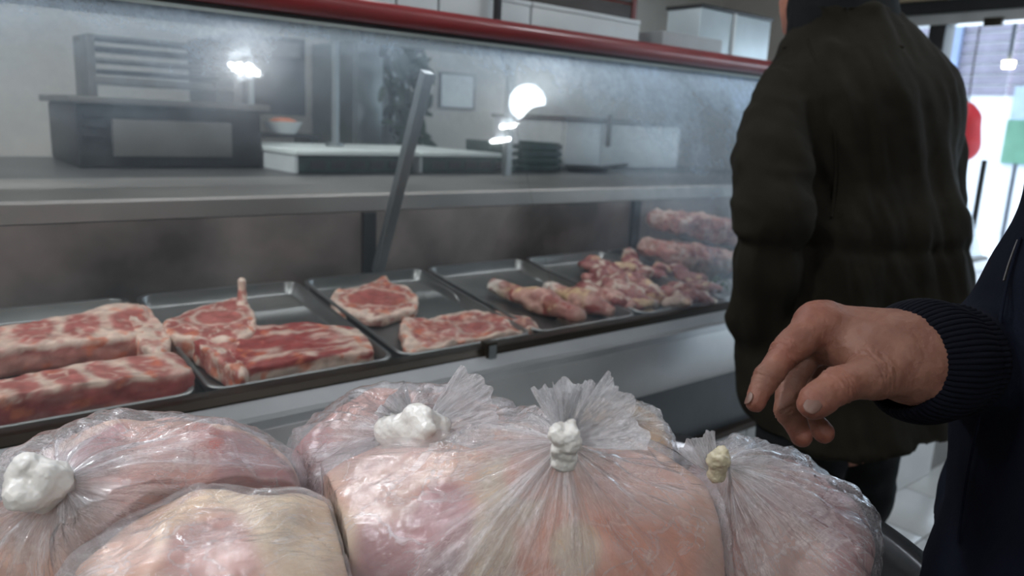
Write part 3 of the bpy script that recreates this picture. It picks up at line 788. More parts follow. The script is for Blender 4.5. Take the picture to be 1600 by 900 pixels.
def col_belly(V, U, c, size, s):
    lay = W = warp(V, s, 24, .02)
    st_ = fbm(np.column_stack([W[:, 0] * 10, W[:, 1] * 55, W[:, 2] * 30]), s, 3)
    fat = sstep(.50, .62, st_) * .8
    edge = sstep(1.05, 1.25, U) * (V[:, 1] < c[1] + .01)
    fat = np.maximum(fat, edge)
    tip = sstep(.25, .42, (V[:, 0] - c[0]) / size) * (U < 1.0)
    fat = np.maximum(fat, tip * sstep(.42, .55, fbm(V * 28, s + 8, 2)))
    base = mixc(np.tile(DRED * 1.25, (len(V), 1)), np.tile(RED * 1.05, (len(V), 1)), fbm(V * 25, s + 2, 2))
    return mixc(base, np.tile(FAT * .98, (len(V), 1)), fat * .9)
def col_mix(fatk=.5, a=RED, b=PINK, fc=FAT, k=45):
    def f(V, U, c, size, s):
        base = mixc(np.tile(a, (len(V), 1)), np.tile(b, (len(V), 1)), sstep(.35, .65, fbm(V * 30, s, 3)))
        fat = np.maximum(sstep(fatk, fatk + .08, fbm(V * k, s + 6, 3)), veins(V, s, k, .04) * .8)
        return mixc(base, np.tile(fc, (len(V), 1)), fat * .85)
    return f
# first tray: racks of sliced pork
slab([(-90, 606), (0, 590), (80, 572), (170, 560), (255, 546), (288, 553), (292, 578), (200, 590), (90, 604), (0, 624), (-90, 642)], .030, TF, 3, col_rack(.058, .35), 'long red rack of pork chops lying along the front of the first tray', lump=.004, flare=.04, edge=.012, name='pork_rack')
slab([(-90, 528), (0, 508), (60, 498), (130, 486), (200, 470), (232, 478), (236, 512), (180, 528), (90, 536), (0, 548), (-90, 560)], .022, TF, 11, col_rack(.075, -.2, PINK), 'pale pork rack lying behind the red one in the first tray', lump=.006, flare=.03, edge=.012, name='pork_rack')
slab([(200, 486), (226, 472), (250, 500), (268, 530), (250, 548), (222, 540), (206, 515)], .018, TF, 15, col_mix(.42, PINK, PALE), 'pale fatty end piece beside the back pork rack', lump=.006, name='meat_piece')
# second tray
slab([(255, 500), (290, 486), (330, 474), (372, 462), (392, 476), (402, 500), (392, 522), (350, 530), (300, 528), (264, 520)], .020, TF, 21, col_steak(.1, .1, .5), 'upper lamb chop with a bone spike in the second tray', lump=.006, name='lamb_chop')
slab([(300, 524), (345, 512), (380, 520), (372, 548), (388, 575), (372, 584), (340, 560), (312, 540)], .016, TF, 25, col_mix(.52, RED, PINK), 'folded lamb piece between the chop and the belly slab', lump=.010, name='lamb_piece')
slab([(372, 518), (400, 506), (460, 503), (520, 506), (556, 510), (572, 524), (584, 548), (540, 552), (470, 560), (410, 570), (378, 576), (364, 548)], .016, TF, 33, col_belly, 'layered red belly slab with a white fat edge', lump=.006, name='belly_slab', edge=.008)
b0 = on_tray(378, 480, .012); bs = [tpt(*b0), tpt(b0[0] + .004, b0[1] + .010, .035), tpt(b0[0] + .003, b0[1] + .012, .062)]
me = sdf_mesh([(bs[0], bs[1], .012, .007), (bs[1], bs[2], .007, .008)], .0025, .008); V = verts_of(me); set_col(me, mixc(np.tile(FAT, (len(V), 1)), np.tile(PINK, (len(V), 1)), sstep(.4, .6, fbm(V * 80, 5))))
tag(finish(me, 'rib_bone', M_flesh), 'pale bone spike standing up from the upper lamb chop', 'bone')
P = tpt(*on_tray(392, 586, TF + .012)); me = sdf_mesh([('e', P, (.018, .010, .009), None)], .0025, .004); V = verts_of(me); set_col(me, np.tile(ORG_ * .9, (len(V), 1)))
tag(finish(me, 'meat_scrap', M_flesh), 'small orange fat scrap in front of the belly slab', 'meat')
# third tray
slab([(516, 462), (530, 450), (560, 446), (592, 434), (604, 430), (612, 442), (640, 448), (654, 466), (650, 482), (622, 488), (596, 496), (560, 490), (524, 480)], TF + .026, TF, 41, col_steak(-.08, -.1, .62, .80), 'round steak with an orange fat rim, alone at the back of the third tray', lump=.005, name='round_steak', edge=.007)
slab([(628, 498), (660, 496), (700, 490), (750, 484), (800, 488), (834, 500), (838, 512), (800, 520), (740, 528), (690, 540), (648, 546), (630, 532)], TF + .024, TF, 47, col_steak(.12, -.05, .36, .80), 'long fatty steak at the front of the third tray by the glass clip', lump=.008, name='long_steak', edge=.007)
hk = [on_tray(672, 440, .002), on_tray(695, 448, .012), on_tray(712, 458, .016), on_tray(718, 472, -.004)]
t_ = tube('metal_hook', [tuple(tpt(*q)) for q in hk], .0022, M_pan)
tag(t_, 'thin bent skewer lying across the back of the third tray', 'skewer')
# fourth tray: skin-on rolls
def roll(pa, pb, ra, rb, hh, seed, label, tipcol=DRED * 1.6, split=.62):
    A = tpt(*on_tray(*pa, hh)); B = tpt(*on_tray(*pb, hh)); m = (A + B) / 2
    Q_ = A + (B - A) * .62; me = sdf_mesh([(A, m, ra * .72, ra * 1.02), (m, Q_, ra * 1.02, rb), (Q_, B, rb, rb * .62)], .0032, .02)
    displace(me, lambda V: (fbm(V * 38, seed, 3) - .5) * .016)
    V = verts_of(me); t = (V - A) @ (B - A) / ((B - A) @ (B - A))
    C = mixc(np.tile(PALE * [1.0, .92, .9], (len(V), 1)), np.tile([.72, .50, .30], (len(V), 1)), sstep(.46, .66, fbm(V * 22, seed + 2, 2)))
    C = mixc(C, np.tile([.74, .66, .60], (len(V), 1)), sstep(.28, .02, t + (fbm(V * 30, seed + 5) - .5) * .2))
    C = mixc(C, np.tile([.40, .17, .15], (len(V), 1)), .85 * sstep(.50, .60, fbm(V * np.array([14, 22, 30]), seed + 6, 3)))
    C = mixc(C, np.tile([.42, .18, .16], (len(V), 1)), .9 * sstep(split, split + .12, t + (fbm(V * 30, seed + 4) - .5) * .5))
    C = mixc(C, np.tile([.60, .40, .33], (len(V), 1)), sstep(.95, 1.08, t) * .6)
    C = mixc(C, np.tile(DRED * 1.3, (len(V), 1)), .8 * sstep(.70, .76, fbm(V * 40, seed + 8, 2)))
    set_col(me, np.clip(C, 0, 1)); return tag(finish(me, 'shank_roll', M_flesh), label, 'meat', 'skin-on shank rolls in the fourth tray')
roll((772, 446), (905, 492), .025, .029, TF + .027, 60, 'longest skin-on shank roll, leftmost in the fourth tray, white knob at its far end')
roll((858, 450), (952, 486), .022, .026, TF + .025, 64, 'second skin-on shank roll with a yellow fat patch')
roll((912, 452), (985, 480), .020, .024, TF + .023, 68, 'third skin-on shank roll, shortest, beside the meat chunks')
roll((800, 508), (836, 516), .013, .014, TF + .016, 72, 'small pale roll end at the front corner of the fourth tray')
# fifth tray: heap of chunks
chunks = []
for i in range(58):
    u, v = rng.random(), rng.random()
    px = 900 + 208 * u + 8 * rng.standard_normal(); py = 400 + 80 * v * (1 - .1 * u) + 26 * u * (1 - v) + 3 * rng.standard_normal()
    if px > 1115: px = 1115 - 20 * rng.random()
    hh = TF + .018 + .022 * (1 - abs(v - .4)) * rng.random()
    Pc = tpt(*on_tray(px, min(py, 474), hh)); ax = norm(rng.standard_normal(3) * [1, 1, .35]); ax2 = norm(np.cross(ax, [0, 0, 1])); A = np.array([ax, ax2, np.cross(ax, ax2)])
    r = np.array([.040, .026, .014]) * (.75 + .55 * rng.random())
    me = sdf_mesh([('e', Pc, r, A), (Pc - ax * r[0] * .5, Pc + ax * r[0] * .4 + ax2 * .012, r[2] * .9, r[2] * .7)], .0042, .010)
    s_ = 100 + i
    displace(me, lambda V: (fbm(V * 55, s_, 3) - .5) * .014)
    V = verts_of(me); C = mixc(np.tile([.30, .085, .085], (len(V), 1)), np.tile([.50, .22, .19], (len(V), 1)), sstep(.35, .65, fbm(V * 30, s_, 2)))
    C = mixc(C, np.tile(FAT if i % 3 else YFAT * 1.1, (len(V), 1)), sstep(.53 - .10 * (i % 4 == 0), .62, fbm(V * 42, s_ + 3, 3)) * .9)
    set_col(me, np.clip(C, 0, 1)); chunks.append(tag(finish(me, 'meat_chunk', M_flesh), 'red and white bone-in meat chunk in the mixed heap of the fifth tray', 'meat', 'mixed meat chunks heaped in the fifth tray'))
# sixth tray, by the coat: stacked ribs
def rib_block(pts, y, rads, seed, label, name, flat=.62, cols=(PINK, PALE)):
    Q = [at_y(px, py, y + dy) for px, py, dy in pts]; pr = []
    for q0, q1, r0, r1 in zip(Q[:-1], Q[1:], rads[:-1], rads[1:]):
        for o_ in (-.05, 0, .05): pr.append((q0 + [0, o_, 0], q1 + [0, o_, 0], r0, r1, .02))
    me = sdf_mesh(pr, .0042, .02)
    displace(me, lambda V: (fbm(V * np.array([40, 40, 40]), seed, 3) - .5) * .026 - .006 * np.abs(np.sin(V[:, 0] * 75 + V[:, 2] * 20)))
    V = verts_of(me); lay = fbm(np.column_stack([V[:, 0] * 9, V[:, 1] * 9, V[:, 2] * 55]), seed + 2, 3)
    C = mixc(np.tile(cols[0], (len(V), 1)), np.tile(cols[1], (len(V), 1)), sstep(.42, .6, lay))
    C = mixc(C, np.tile(FAT * [1, .98, 1.02], (len(V), 1)), np.maximum(veins(V, seed, 32, .05), sstep(.55, .62, fbm(V * 28, seed + 5, 3))) * .8)
    C = mixc(C, np.tile(RED * .9, (len(V), 1)), sstep(.66, .72, fbm(V * 30, seed + 8, 2)) * .8)
    set_col(me, np.clip(C, 0, 1)); return tag(finish(me, name, M_flesh), label, 'meat')
rib_block([(1030, 392, 0), (1080, 402, -.03), (1150, 415, -.05), (1230, 425, -.06)], 1.50, (.036, .042, .046, .044), 81, 'lower pale rib slab under the stack beside the green coat', 'rib_slab')
rib_block([(1042, 346, 0), (1088, 354, -.02), (1150, 366, -.03), (1230, 375, -.03)], 1.55, (.032, .042, .044, .040), 85, 'upper rack of ribs topping the stack beside the green coat', 'rib_rack', cols=(PINK * .8, PALE))
# parsley bits
M_herb = plain('parsley_green', (.03, .12, .03), .6)
hb = thing('parsley_sprig', 'small green parsley sprig at the edge of the meat heap', 'herb')
for i in range(16):
    c_ = tpt(*on_tray(1112 + rng.random() * 26, 434 + rng.random() * 18, .0 + .008 * rng.random()))
    mb = MB(); mb.sph((0, 0, 0), .008, 6, (1.2, .7, .25)); o = mb.build('leaf', M_herb, hb); o.location = tuple(c_); o.rotation_euler = tuple(rng.random(3) * 3)

# ------------------------------------------------------------------ work area behind the counter
def bxy(name, pa, pb, y, dep, mat, parent=None, bev=.004):
    a = at_y(*pa, y); b = at_y(*pb, y)
    lo = (min(a[0], b[0]), y, min(a[2], b[2])); hi = (max(a[0], b[0]), y + dep, max(a[2], b[2]))
    return box(name, lo, hi, mat, parent, bev)
tbl = thing('work_table', 'long steel work table behind the counter carrying boards and machines', 'table')
box('table_top', (-1.0, 2.22, zl - .045), (3.4, 3.1, zl - .002), M_steel_d, tbl, .004)
for x in (-.9, 1.2, 3.3):
    for y in (2.28, 3.04): MB().cyl((x, y, 0), (x, y, zl - .045), .022).build('leg', M_alu, tbl, True)
# white topped crates
for i, (xa, xb) in enumerate(((1.00, 1.44), (1.455, 1.80))):
    t = thing('board_crate', ['white board lying on a dark green crate, left of the bracket', 'white board lying on a dark green crate, right of the bracket'][i], 'crate', 'board-topped crates on the work table')
    box('crate', (xa + .01, 2.30, zl), (xb - .01, 2.82, zl + .055), M_gdark, t, .006)
    box('side_panel', (xa, 2.30, zl), (xa + .009, 2.82, zl + .056), M_white, t)
    box('board', (xa - .005, 2.28, zl + .057), (xb, 2.84, zl + .072), M_white2, t, .003)
    for k in range(5): box('slot', (xa + .05 + k * .07, 2.296, zl + .015), (xa + .10 + k * .07, 2.2995, zl + .04), M_blk, t)
# big machine on the left
mc = thing('dough_machine', 'grey boxy machine with a paler front panel on the left of the work table', 'machine')
yq = 2.55
a = at_y(116, 160, yq); b = at_y(408, 172, yq)
box('body', (a[0], yq, zl), (b[0], yq + .45, a[2]), M_dgrey, mc, .01)
box('top', (a[0] - .02, yq - .03, a[2]), (b[0] + .02, yq + .48, a[2] + .02), M_mgrey, mc, .004)
bxy('front_panel', (176, 186), (364, 246), yq - .03, .028, M_mgrey, mc)
for k in range(3): bxy('vent_slot', (130, 178 + k * 16), (165, 184 + k * 16), yq - .012, .01, M_blk, mc, .001)
rk = thing('wall_rack', 'grey shelf rack with rails standing on the boxy machine', 'rack')
yk = 2.72; zz = a[2] + .021
a2 = at_y(140, 52, yk); b2 = at_y(372, 130, yk)
for x in (a2[0], b2[0]): box('upright', (x - .012, yk, zz), (x + .012, yk + .2, a2[2]), M_mgrey, rk, .002)
for i, zq in enumerate(np.linspace(zz + .05, a2[2], 5)): box('rail', (a2[0], yk + .005, zq - .011), (b2[0], yk + .19, zq), (M_mgrey, M_dgrey)[i % 2], rk, .002)
bxy('panel', (146, 118), (335, 142), yk - .004, .008, M_mgrey, rk)
# steel posts, hanging coat-like apron and locker
for px, w, ds in ((483, .022, 'thin steel post left of the board crates'), (523, .03, 'thicker steel post standing on the boards')):
    p = at_y(px, 150, 2.62)
    zb = zl if px == 483 else zl + .0725
    t = thing('steel_post', ds, 'post'); xo = p[0]
    if px == 483: xo = min(xo, .985)
    MB().cyl((xo, 2.62, zb), (xo, 2.62, 2.2), w / 2).build('pole', M_alu, t, True)
    MB().cyl((xo, 2.62, zb), (xo, 2.62, zb + .012), w * 1.1).build('foot', M_alu, t, True)
    MB().cyl((xo, 2.62, 2.18), (xo, 2.62, 2.2), w * .8).build('cap', M_alu, t, True)
lk = thing('grey_locker', 'tall grey steel locker against the back wall', 'cabinet')
a = at_y(555, 62, 3.4); b = at_y(640, 200, 3.4)
box('body', (a[0], 3.42, .0), (b[0], 3.88, a[2]), M_alu, lk, .01)
box('door', (a[0] + .01, 3.40, .1), ((a[0] + b[0]) / 2 - .003, 3.419, a[2] - .02), M_alu, lk, .004)
box('door', ((a[0] + b[0]) / 2 + .003, 3.40, .1), (b[0] - .01, 3.419, a[2] - .02), M_alu, lk, .004)
box('handle', ((a[0] + b[0]) / 2 + .03, 3.385, 1.2), ((a[0] + b[0]) / 2 + .045, 3.399, 1.4), M_blk, lk, .002)
dk = thing('dark_machine_housing', 'dark grey housing hanging on the back wall between rack and posts', 'machine')
bxy('body', (376, 50), (478, 182), 3.2, .695, M_dgrey, dk); bxy('cover', (384, 60), (470, 92), 3.18, .018, M_mgrey, dk)
# food tray with orange item
ft = thing('food_bowl', 'white bowl of orange scraps on the dark stand', 'bowl')
p = at_y(442, 196, 2.9)
MB().lathe([(.0, 0), (.05, 0), (.075, .045), (.07, .045), (.046, .006), (0, .006)], (p[0], 2.9, p[2] - .03), 24).build('bowl', M_white, ft, True)
me = sdf_mesh([('e', np.array([p[0], 2.9, p[2] + .012]), (.055, .05, .018), None)], .006, .01); set_col(me, np.tile(ORG_, (len(me.vertices), 1))); finish(me, 'scraps', M_flesh, ft)
sb = thing('dark_stand', 'low dark stand under the white bowl', 'stand')
box('top', (p[0] - .13, 2.85, p[2] - .045), (p[0] + .13, 3.05, p[2] - .031), M_dgrey, sb, .003)
for sx in (-.11, .11): box('leg', (p[0] + sx - .012, 2.87, zl - .001), (p[0] + sx + .012, 3.03, p[2] - .045), M_dgrey, sb)
# hanging greenery
gr = thing('hanging_greenery', 'dark green foliage bunch hanging behind the glass bracket', 'foliage')
M_leaf = plain('dark_leaf', (.012, .035, .02), .6, var=.4)
lm = None
for i in range(170):
    px, py = 640 + 32 * rng.standard_normal() * .5 + (0), 62 + rng.random() * 165
    P = at_y(px, py, 3.05 + .2 * rng.random())
    if lm is None:
        mb = MB(); mb.sph((0, 0, 0), .05, 5, (1, .35, .06)); o = mb.build('leaf', M_leaf, gr); lm = o.data
    else: o = bpy.data.objects.new('leaf', lm); COL.objects.link(o); o.parent = gr
    o.location = tuple(P); o.rotation_euler = tuple(rng.random(3) * 6); s = .7 + rng.random() * .6; o.scale = (s, s, s)
P = at_y(640, 60, 3.15); tube('stem', [(P[0], 3.15, 2.75), (P[0], 3.15, P[2]), (P[0] - .05, 3.15, P[2] - .5)], .008, M_leaf, gr)
# notice on wall + frame
nb_ = thing('wall_board', 'pale square board fixed to the back wall right of the greenery', 'board')
bxy('frame', (688, 112), (742, 172), 3.88, .018, M_dgrey, nb_); bxy('sheet', (691, 115), (739, 169), 3.875, .004, M_white, nb_, 0)
# white cabinet (fridge) on right
fr = thing('white_fridge', 'white double door fridge cabinet right of the work table', 'fridge')
a = at_y(884, 188, 2.45); b = at_y(1010, 190, 2.45)
box('body', (a[0], 2.47, zl - .001), (b[0] + .25, 2.95, a[2]), M_white, fr, .008)
mid = at_y(940, 200, 2.45)[0]
box('door', (a[0] + .004, 2.445, zl + .006), (mid - .003, 2.469, a[2] - .008), M_white, fr, .004)
box('door', (mid + .003, 2.445, zl + .006), (b[0] + .245, 2.469, a[2] - .008), M_white, fr, .004)
box('handle', (mid + .03, 2.43, zl + .10), (mid + .045, 2.444, zl + .24), M_mgrey, fr, .002)
box('lid', (a[0] - .01, 2.44, a[2]), (b[0] + .26, 2.96, a[2] + .018), M_mgrey, fr, .003)
dp = thing('dark_pan', 'shallow dark pan on the work table in front of the fridge', 'pan')
p = at_z(862, 272, zl); p[0] = 2.30
MB().lathe([(0, 0), (.08, 0), (.10, .02), (.095, .02), (.076, .004), (0, .004)], (p[0], 2.33, zl), 28).build('dish', M_dgrey, dp, True)
MB().cyl((p[0] + .095, 2.33, zl + .015), (p[0] + .22, 2.31, zl + .028), .008).build('handle', M_blk, dp, True)
cr = thing('green_crate', 'dark green slatted crate on the work table by the fridge', 'crate')
for k in range(4): box('slat', (1.86, 2.34, zl + .002 + k * .028), (2.16, 2.352, zl + .022 + k * .028), M_gdark, cr, .002)
for x in (1.862, 2.14): box('corner', (x, 2.353, zl), (x + .018, 2.60, zl + .112), M_gdark, cr, .002)
box('base', (1.881, 2.353, zl), (2.139, 2.60, zl + .01), M_gdark, cr)

# boxes and things on the counter top
zs = 1.4825
bxs = [(523, 618), (621, 684), (687, 773), (777, 828), (831, 1001)]
ytop = 1.60
ztop = H + .190 * ytop
for i, (pa, pb) in enumerate(bxs):
    xa = at_y(pa, 30, ytop)[0]; xb = at_y(pb, 30, ytop)[0]
    o = thing('storage_box', ['white storage box over the left glass joint', 'narrow white storage box left of the middle', 'white storage box left of the dark post', 'narrow white storage box right of the dark post', 'longest white storage box under the dark crate'][i], 'box', 'white boxes in a row on the counter top')
    box('body', (xa + .001, ytop, zs), (xb - .001, ytop + .27, ztop - .012), M_white, o, .003)
    box('lid', (xa, ytop - .003, ztop - .012), (xb, ytop + .273, ztop), M_white, o, .003)
xa = at_y(1025, 80, ytop)[0]; xb = at_y(1120, 80, ytop)[0]
g_ = thing('grey_till', 'low grey flat appliance with a dark slot on the counter top', 'appliance')
zg = H + .178 * ytop
box('body', (xa, ytop - .02, zs), (xb, ytop + .18, zg), plain('light_grey_plastic', (.36, .38, .39), .5), g_, .006)
a = at_y(1032, 72, ytop - .022); b = at_y(1102, 86, ytop - .022)
box('slot', (a[0], ytop - .024, a[2] - .012), (b[0], ytop - .0205, a[2] - .004), M_blk, g_)
xa = at_y(1094, 60, 1.70)[0]; xb = at_y(1176, 60, 1.70)[0]; zt2 = H + .215 * 1.62
s_ = thing('white_scale_cabinet', 'pale blue-white metal cabinet with a dark top edge on the counter top', 'cabinet')
box('body', (xb - .19, 1.79, zs), (xb + .24, 1.94, 1.70), plain('pale_blue_metal', (.50, .58, .62), .35, .2), s_, .006)
box('top', (xb - .195, 1.785, 1.70), (xb + .245, 1.945, 1.712), M_dgrey, s_, .002)
box('corner_post', (xb - .004, 1.782, zs), (xb + .012, 1.7895, 1.70), M_white, s_, .001)
ck = thing('dark_crate', 'dark wooden crate with a reddish end on top of the white boxes', 'crate')
xa = at_y(640, 10, ytop)[0]; xb = at_y(1003, 10, ytop)[0]
M_wood = plain('dark_wood', (.035, .025, .02), .6, var=.4)
for k in range(3): box('slat', (xa, ytop + .02, ztop + .003 + k * .045), (xb - .02, ytop + .032, ztop + .042 + k * .045), M_wood, ck, .002)
box('end_panel', (xb - .02, ytop + .018, ztop + .002), (xb, ytop + .26, ztop + .14), plain('reddish_wood', (.16, .03, .025), .5), ck, .002)
box('back_slat', (xa, ytop + .245, ztop + .002), (xb - .021, ytop + .26, ztop + .138), M_wood, ck)
p = at_y(776, 20, ytop - .02)
pp = thing('dark_post', 'short dark post standing between the white boxes', 'post')
box('pole', (p[0] - .008, ytop - .03, zs), (p[0] + .008, ytop - .015, 1.72), M_dgrey, pp, .002)
box('foot', (p[0] - .02, ytop - .04, zs), (p[0] + .02, ytop - .005, zs + .006), M_dgrey, pp, .001)

# ------------------------------------------------------------------ basin and bags in the foreground
BC = np.array([.465, .48]); BR = .376; BZ = .865
M_basin = steel('basin_steel', (.085, .088, .095), .22, (30, 30, 1), .1)
bs_ = thing('steel_basin', 'large round steel basin heaped with bagged chicken in the foreground', 'basin', None, (BC[0], BC[1], 0))
MB().lathe([(0, BZ - .125), (BR - .10, BZ - .125), (BR - .05, BZ - .105), (BR - .012, BZ - .02), (BR - .006, BZ - .004), (BR, BZ), (BR + .012, BZ + .001), (BR + .016, BZ - .005), (BR + .013, BZ - .009), (BR + .002, BZ - .007), (BR - .006, BZ - .022), (BR - .046, BZ - .112), (BR - .098, BZ - .133), (0, BZ - .133)], n=128).build('bowl', M_basin, bs_, True)
sd_ = thing('round_stand', 'round dark stand carrying the steel basin', 'stand', None, (BC[0], BC[1], 0))
MB().lathe([(0, BZ - .136), (.25, BZ - .136), (.25, BZ - .16), (0, BZ - .16)], n=48).build('top', M_dgrey, sd_, True)
MB().lathe([(0, .03), (.03, .03), (.03, BZ - .161), (0, BZ - .161)], n=24).build('column', M_dgrey, sd_, True)
MB().lathe([(0, .003), (.22, .003), (.22, .012), (.03, .03), (0, .03)], n=48).build('foot', M_dgrey, sd_, True)

RGT = norm([RM[0, 0], RM[1, 0], 0]); FWD = np.array([-RGT[1], RGT[0], 0.]); UPV = np.array([0, 0, 1.])
BAGS = {}; SHP = {}
def bag(key, C, rad, K, seed, label, tilt=0, w=.34, lumps=.16, cols=(PALE, PINK), spots=(), pleat_q=3.6, n_ex=2.4, pamp=.010, ff=.955, kn=1.0):
    C = np.asarray(C, float); K = np.asarray(K, float); rad = np.asarray(rad, float)
    ct_, st_ = math.cos(tilt), math.sin(tilt)
    ax = np.array([RGT * ct_ + UPV * st_, FWD, -RGT * st_ + UPV * ct_])
    P = norm(K - C); e1 = norm(np.cross(P, [.3, .2, .9])); e2 = np.cross(P, e1)
    NT, NA = 300, 150
    ang = PI * (np.linspace(0, 1, NA + 1)[1:-1]) ** 1.25
    th = 2 * PI * np.arange(NT) / NT
    A, T = np.meshgrid(ang, th, indexing='ij')
    D = (np.cos(A)[..., None] * P + np.sin(A)[..., None] * (np.cos(T)[..., None] * e1 + np.sin(T)[..., None] * e2))
    D = np.concatenate([D.reshape(-1, 3), [P], [-P]]); A = np.append(A.ravel(), [0, PI]); T = np.append(T.ravel(), [0, 0])
    def R0(D, s, amp, f=1.7):
        L = D @ ax.T
        r = 1 / ((np.abs(L / rad) ** n_ex).sum(1)) ** (1 / n_ex)
        return r * (1 + amp * 2 * (fbm(D * f + seed * 3.1, s, 2) - .5))
    F = []
    for i in range(NA - 2):
        a = i * NT + np.arange(NT); b = i * NT + (np.arange(NT) + 1) % NT
        F.append(np.stack([a, a + NT, b + NT, b], 1))
    F = np.concatenate(F).tolist(); n0 = (NA - 1) * NT
    F += [(n0, i, (i + 1) % NT) for i in range(NT)] + [(n0 + 1, n0 - NT + (i + 1) % NT, n0 - NT + i) for i in range(NT)]
    # contents
    r = R0(D, seed, lumps); body = r.copy()
    Kd = np.linalg.norm(K - C)
    lum = (fbm(D * 2.2 + seed, seed + 4, 2) - .5)
    rc = body * (ff + .10 * lum)
    rc = np.where(A < .6, np.minimum(rc, body * (.86 + .14 * (A / .6) ** 2)), rc)
    Vc = C + D * rc[:, None]
    me = mesh_np(Vc, [tuple(f) for f in F])
    t1 = sstep(.38, .62, fbm(Vc * 9, seed + 1, 3)); Cc = mixc(np.tile(cols[0], (len(Vc), 1)), np.tile(cols[1], (len(Vc), 1)), t1)
    Cc = mixc(Cc, np.tile(FAT, (len(Vc), 1)), .5 * sstep(.55, .7, fbm(Vc * 16, seed + 7, 3)))
    for (spx, spy, sr, sc) in spots:
        v = norm(ray(spx, spy)); q = Vc - ORG; tt = q @ v; dist = np.linalg.norm(q - tt[:, None] * v, axis=1) / tt * FPX / 1.05
        front = (q * (Vc - C)).sum(1) < 0
        Cc = mixc(Cc, np.tile(np.asarray(sc, float), (len(Vc), 1)), 1.0 * sstep(1.2, .75, dist / sr + .5 * (fbm(Vc * 22, seed + 12, 2) - .5)) * front)
    Cc = Cc * np.array([.76, .73, .69]) * (.82 + .36 * fbm(Vc * 34, seed + 50, 3))[:, None]; set_col(me, np.clip(Cc, 0, 1)); 
    o1 = finish(me, 'raw_chicken', M_chick)
    # film
    t = np.exp(-(A / w) ** 1.05)
    rf = body * 1.012
    rf = rf * (1 - t) + Kd * t
    pq = np.column_stack([np.cos(T) * pleat_q, np.sin(T) * pleat_q, A * .8 + seed])
    pl1 = 1 - np.abs(2 * fbm(pq, seed + 21, 3) - 1) * 2.2
    pl2 = 1 - np.abs(2 * vnoise(pq * np.array([2.6, 2.6, 1.1]), seed + 25) - 1) * 1.6
    gt_ = fbm(np.column_stack([np.cos(T) * 1.5, np.sin(T) * 1.5, T * 0 + seed]), seed + 41, 3); amp = np.minimum(A * rf * .26, pamp) * np.exp(-A / 1.0) * sstep(.2, .65, gt_) * 1.5
    big = np.exp(-((A - .55) / .5) ** 2)
    rf = rf + amp * (pl1 * 1.2 + pl2 * .55)
    crk = fbm(D * 7 + seed, seed + 33, 2) - .5
    crk2 = np.abs(fbm(D * 3 + seed, seed + 35, 2) - .5)
    rf = rf + .0035 * crk * sstep(.25, .7, A) - .0022 * sstep(.05, 0, crk2) * sstep(.3, .8, A)
    Vf = C + D * np.maximum(rf, rc + .0006)[:, None]
    me = mesh_np(Vf, [tuple(f) for f in F])
    set_vec(me, 'pleat', pq * np.array([1., 1., 1.6])); gate = sstep(.30, .72, fbm(np.column_stack([np.cos(T) * 1.5, np.sin(T) * 1.5, T * 0 + seed]), seed + 41, 3)); set_flt(me, 'near', np.exp(-A / (.17 + .42 * gate)) * (.75 + .25 * gate) * kn)
    o2 = finish(me, 'plastic_bag', M_film)
    tag(o2, label[0], 'bag'); tag(o1, label[1], 'chicken')
    BAGS[key] = (o2, C, K, P); SHP[key] = (rad, ax, n_ex, o1); return o2
def knot(K, P, r, seed, parent, name='knot'):
    """bunched neck of the bag with a twisted knot"""
    s = norm(np.cross(P, [.1, .3, 1])); u = np.cross(P, s); prims = [(K - P * r * 1.6, K, r * .95, r * .8)]
    for i in range(9):
        a = i * 2.2 + seed; c1 = K + P * r * (.2 + .55 * math.sin(i)) + (s * math.cos(a) + u * math.sin(a)) * r * .72
        c2 = K + P * r * (.7 + .5 * math.cos(i * 1.7)) + (s * math.cos(a + 1.7) + u * math.sin(a + 1.7)) * r * .66
        prims.append((c1, c2, r * .42, r * .34))
    me = sdf_mesh(prims, r * .085, r * .42)
    displace(me, lambda V: (fbm((V - K) * (2.2 / r), seed, 3) - .5) * r * .30)
    return finish(me, name, M_knot, parent)
def fan(K, d, side, L, W, seed, parent, name='bag_tail', npl=9, amp=.010, curl=.0):
    d = norm(d); side = norm(side - (side @ d) * d); n = np.cross(side, d)
    NS, NTt = 34, 110
    V = []; 
    S, Tt = np.meshgrid(np.linspace(0, 1, NS), np.linspace(-1, 1, NTt), indexing='ij')
    S = S.ravel(); Tt = Tt.ravel()
    edge = 1 + .22 * (fbm(np.column_stack([Tt * 2.6, Tt * 0 + seed, Tt * 0]), seed, 3) - .5) * 2 - .12 * Tt ** 2
    z = (vnoise(np.column_stack([Tt * npl * .5, S * .9, S * 0 + seed]), seed + 3) - .5) * 2
    z2 = (fbm(np.column_stack([Tt * npl, S * 2.5, S * 0 + seed]), seed + 5, 3) - .5) * 2
    P = K + np.outer(S * L * edge, d) + np.outer(Tt * W * .5 * (S ** .75 + .12), side) + np.outer((z * amp + z2 * amp * .6) * (S ** .6 + .05) + curl * S * S - .3 * W * (Tt ** 2) * S, n)
    F = []
    for i in range(NS - 1):
        a = i * NTt + np.arange(NTt - 1); F.append(np.stack([a, a + 1, a + 1 + NTt, a + NTt], 1))
    me = mesh_np(P, np.concatenate(F))
    set_vec(me, 'pleat', np.column_stack([Tt * npl * .7, S * 1.2, S * 0 + seed])); set_flt(me, 'near', 1.05 * (1 - S * .5))
    return finish(me, name, M_film, parent)
m_, nt_, b_2 = nmat('white_knot'); M_knot = m_
b_2.inputs['Base Color'].default_value = (.66, .64, .61, 1); b_2.inputs['Roughness'].default_value = .3
b_2.inputs['Subsurface Weight'].default_value = .3; b_2.inputs['Subsurface Radius'].default_value = (.01, .008, .006)
n_ = noise(nt_, 160, 4); bump(nt_, b_2, n_.outputs['Fac'], .4, .002)
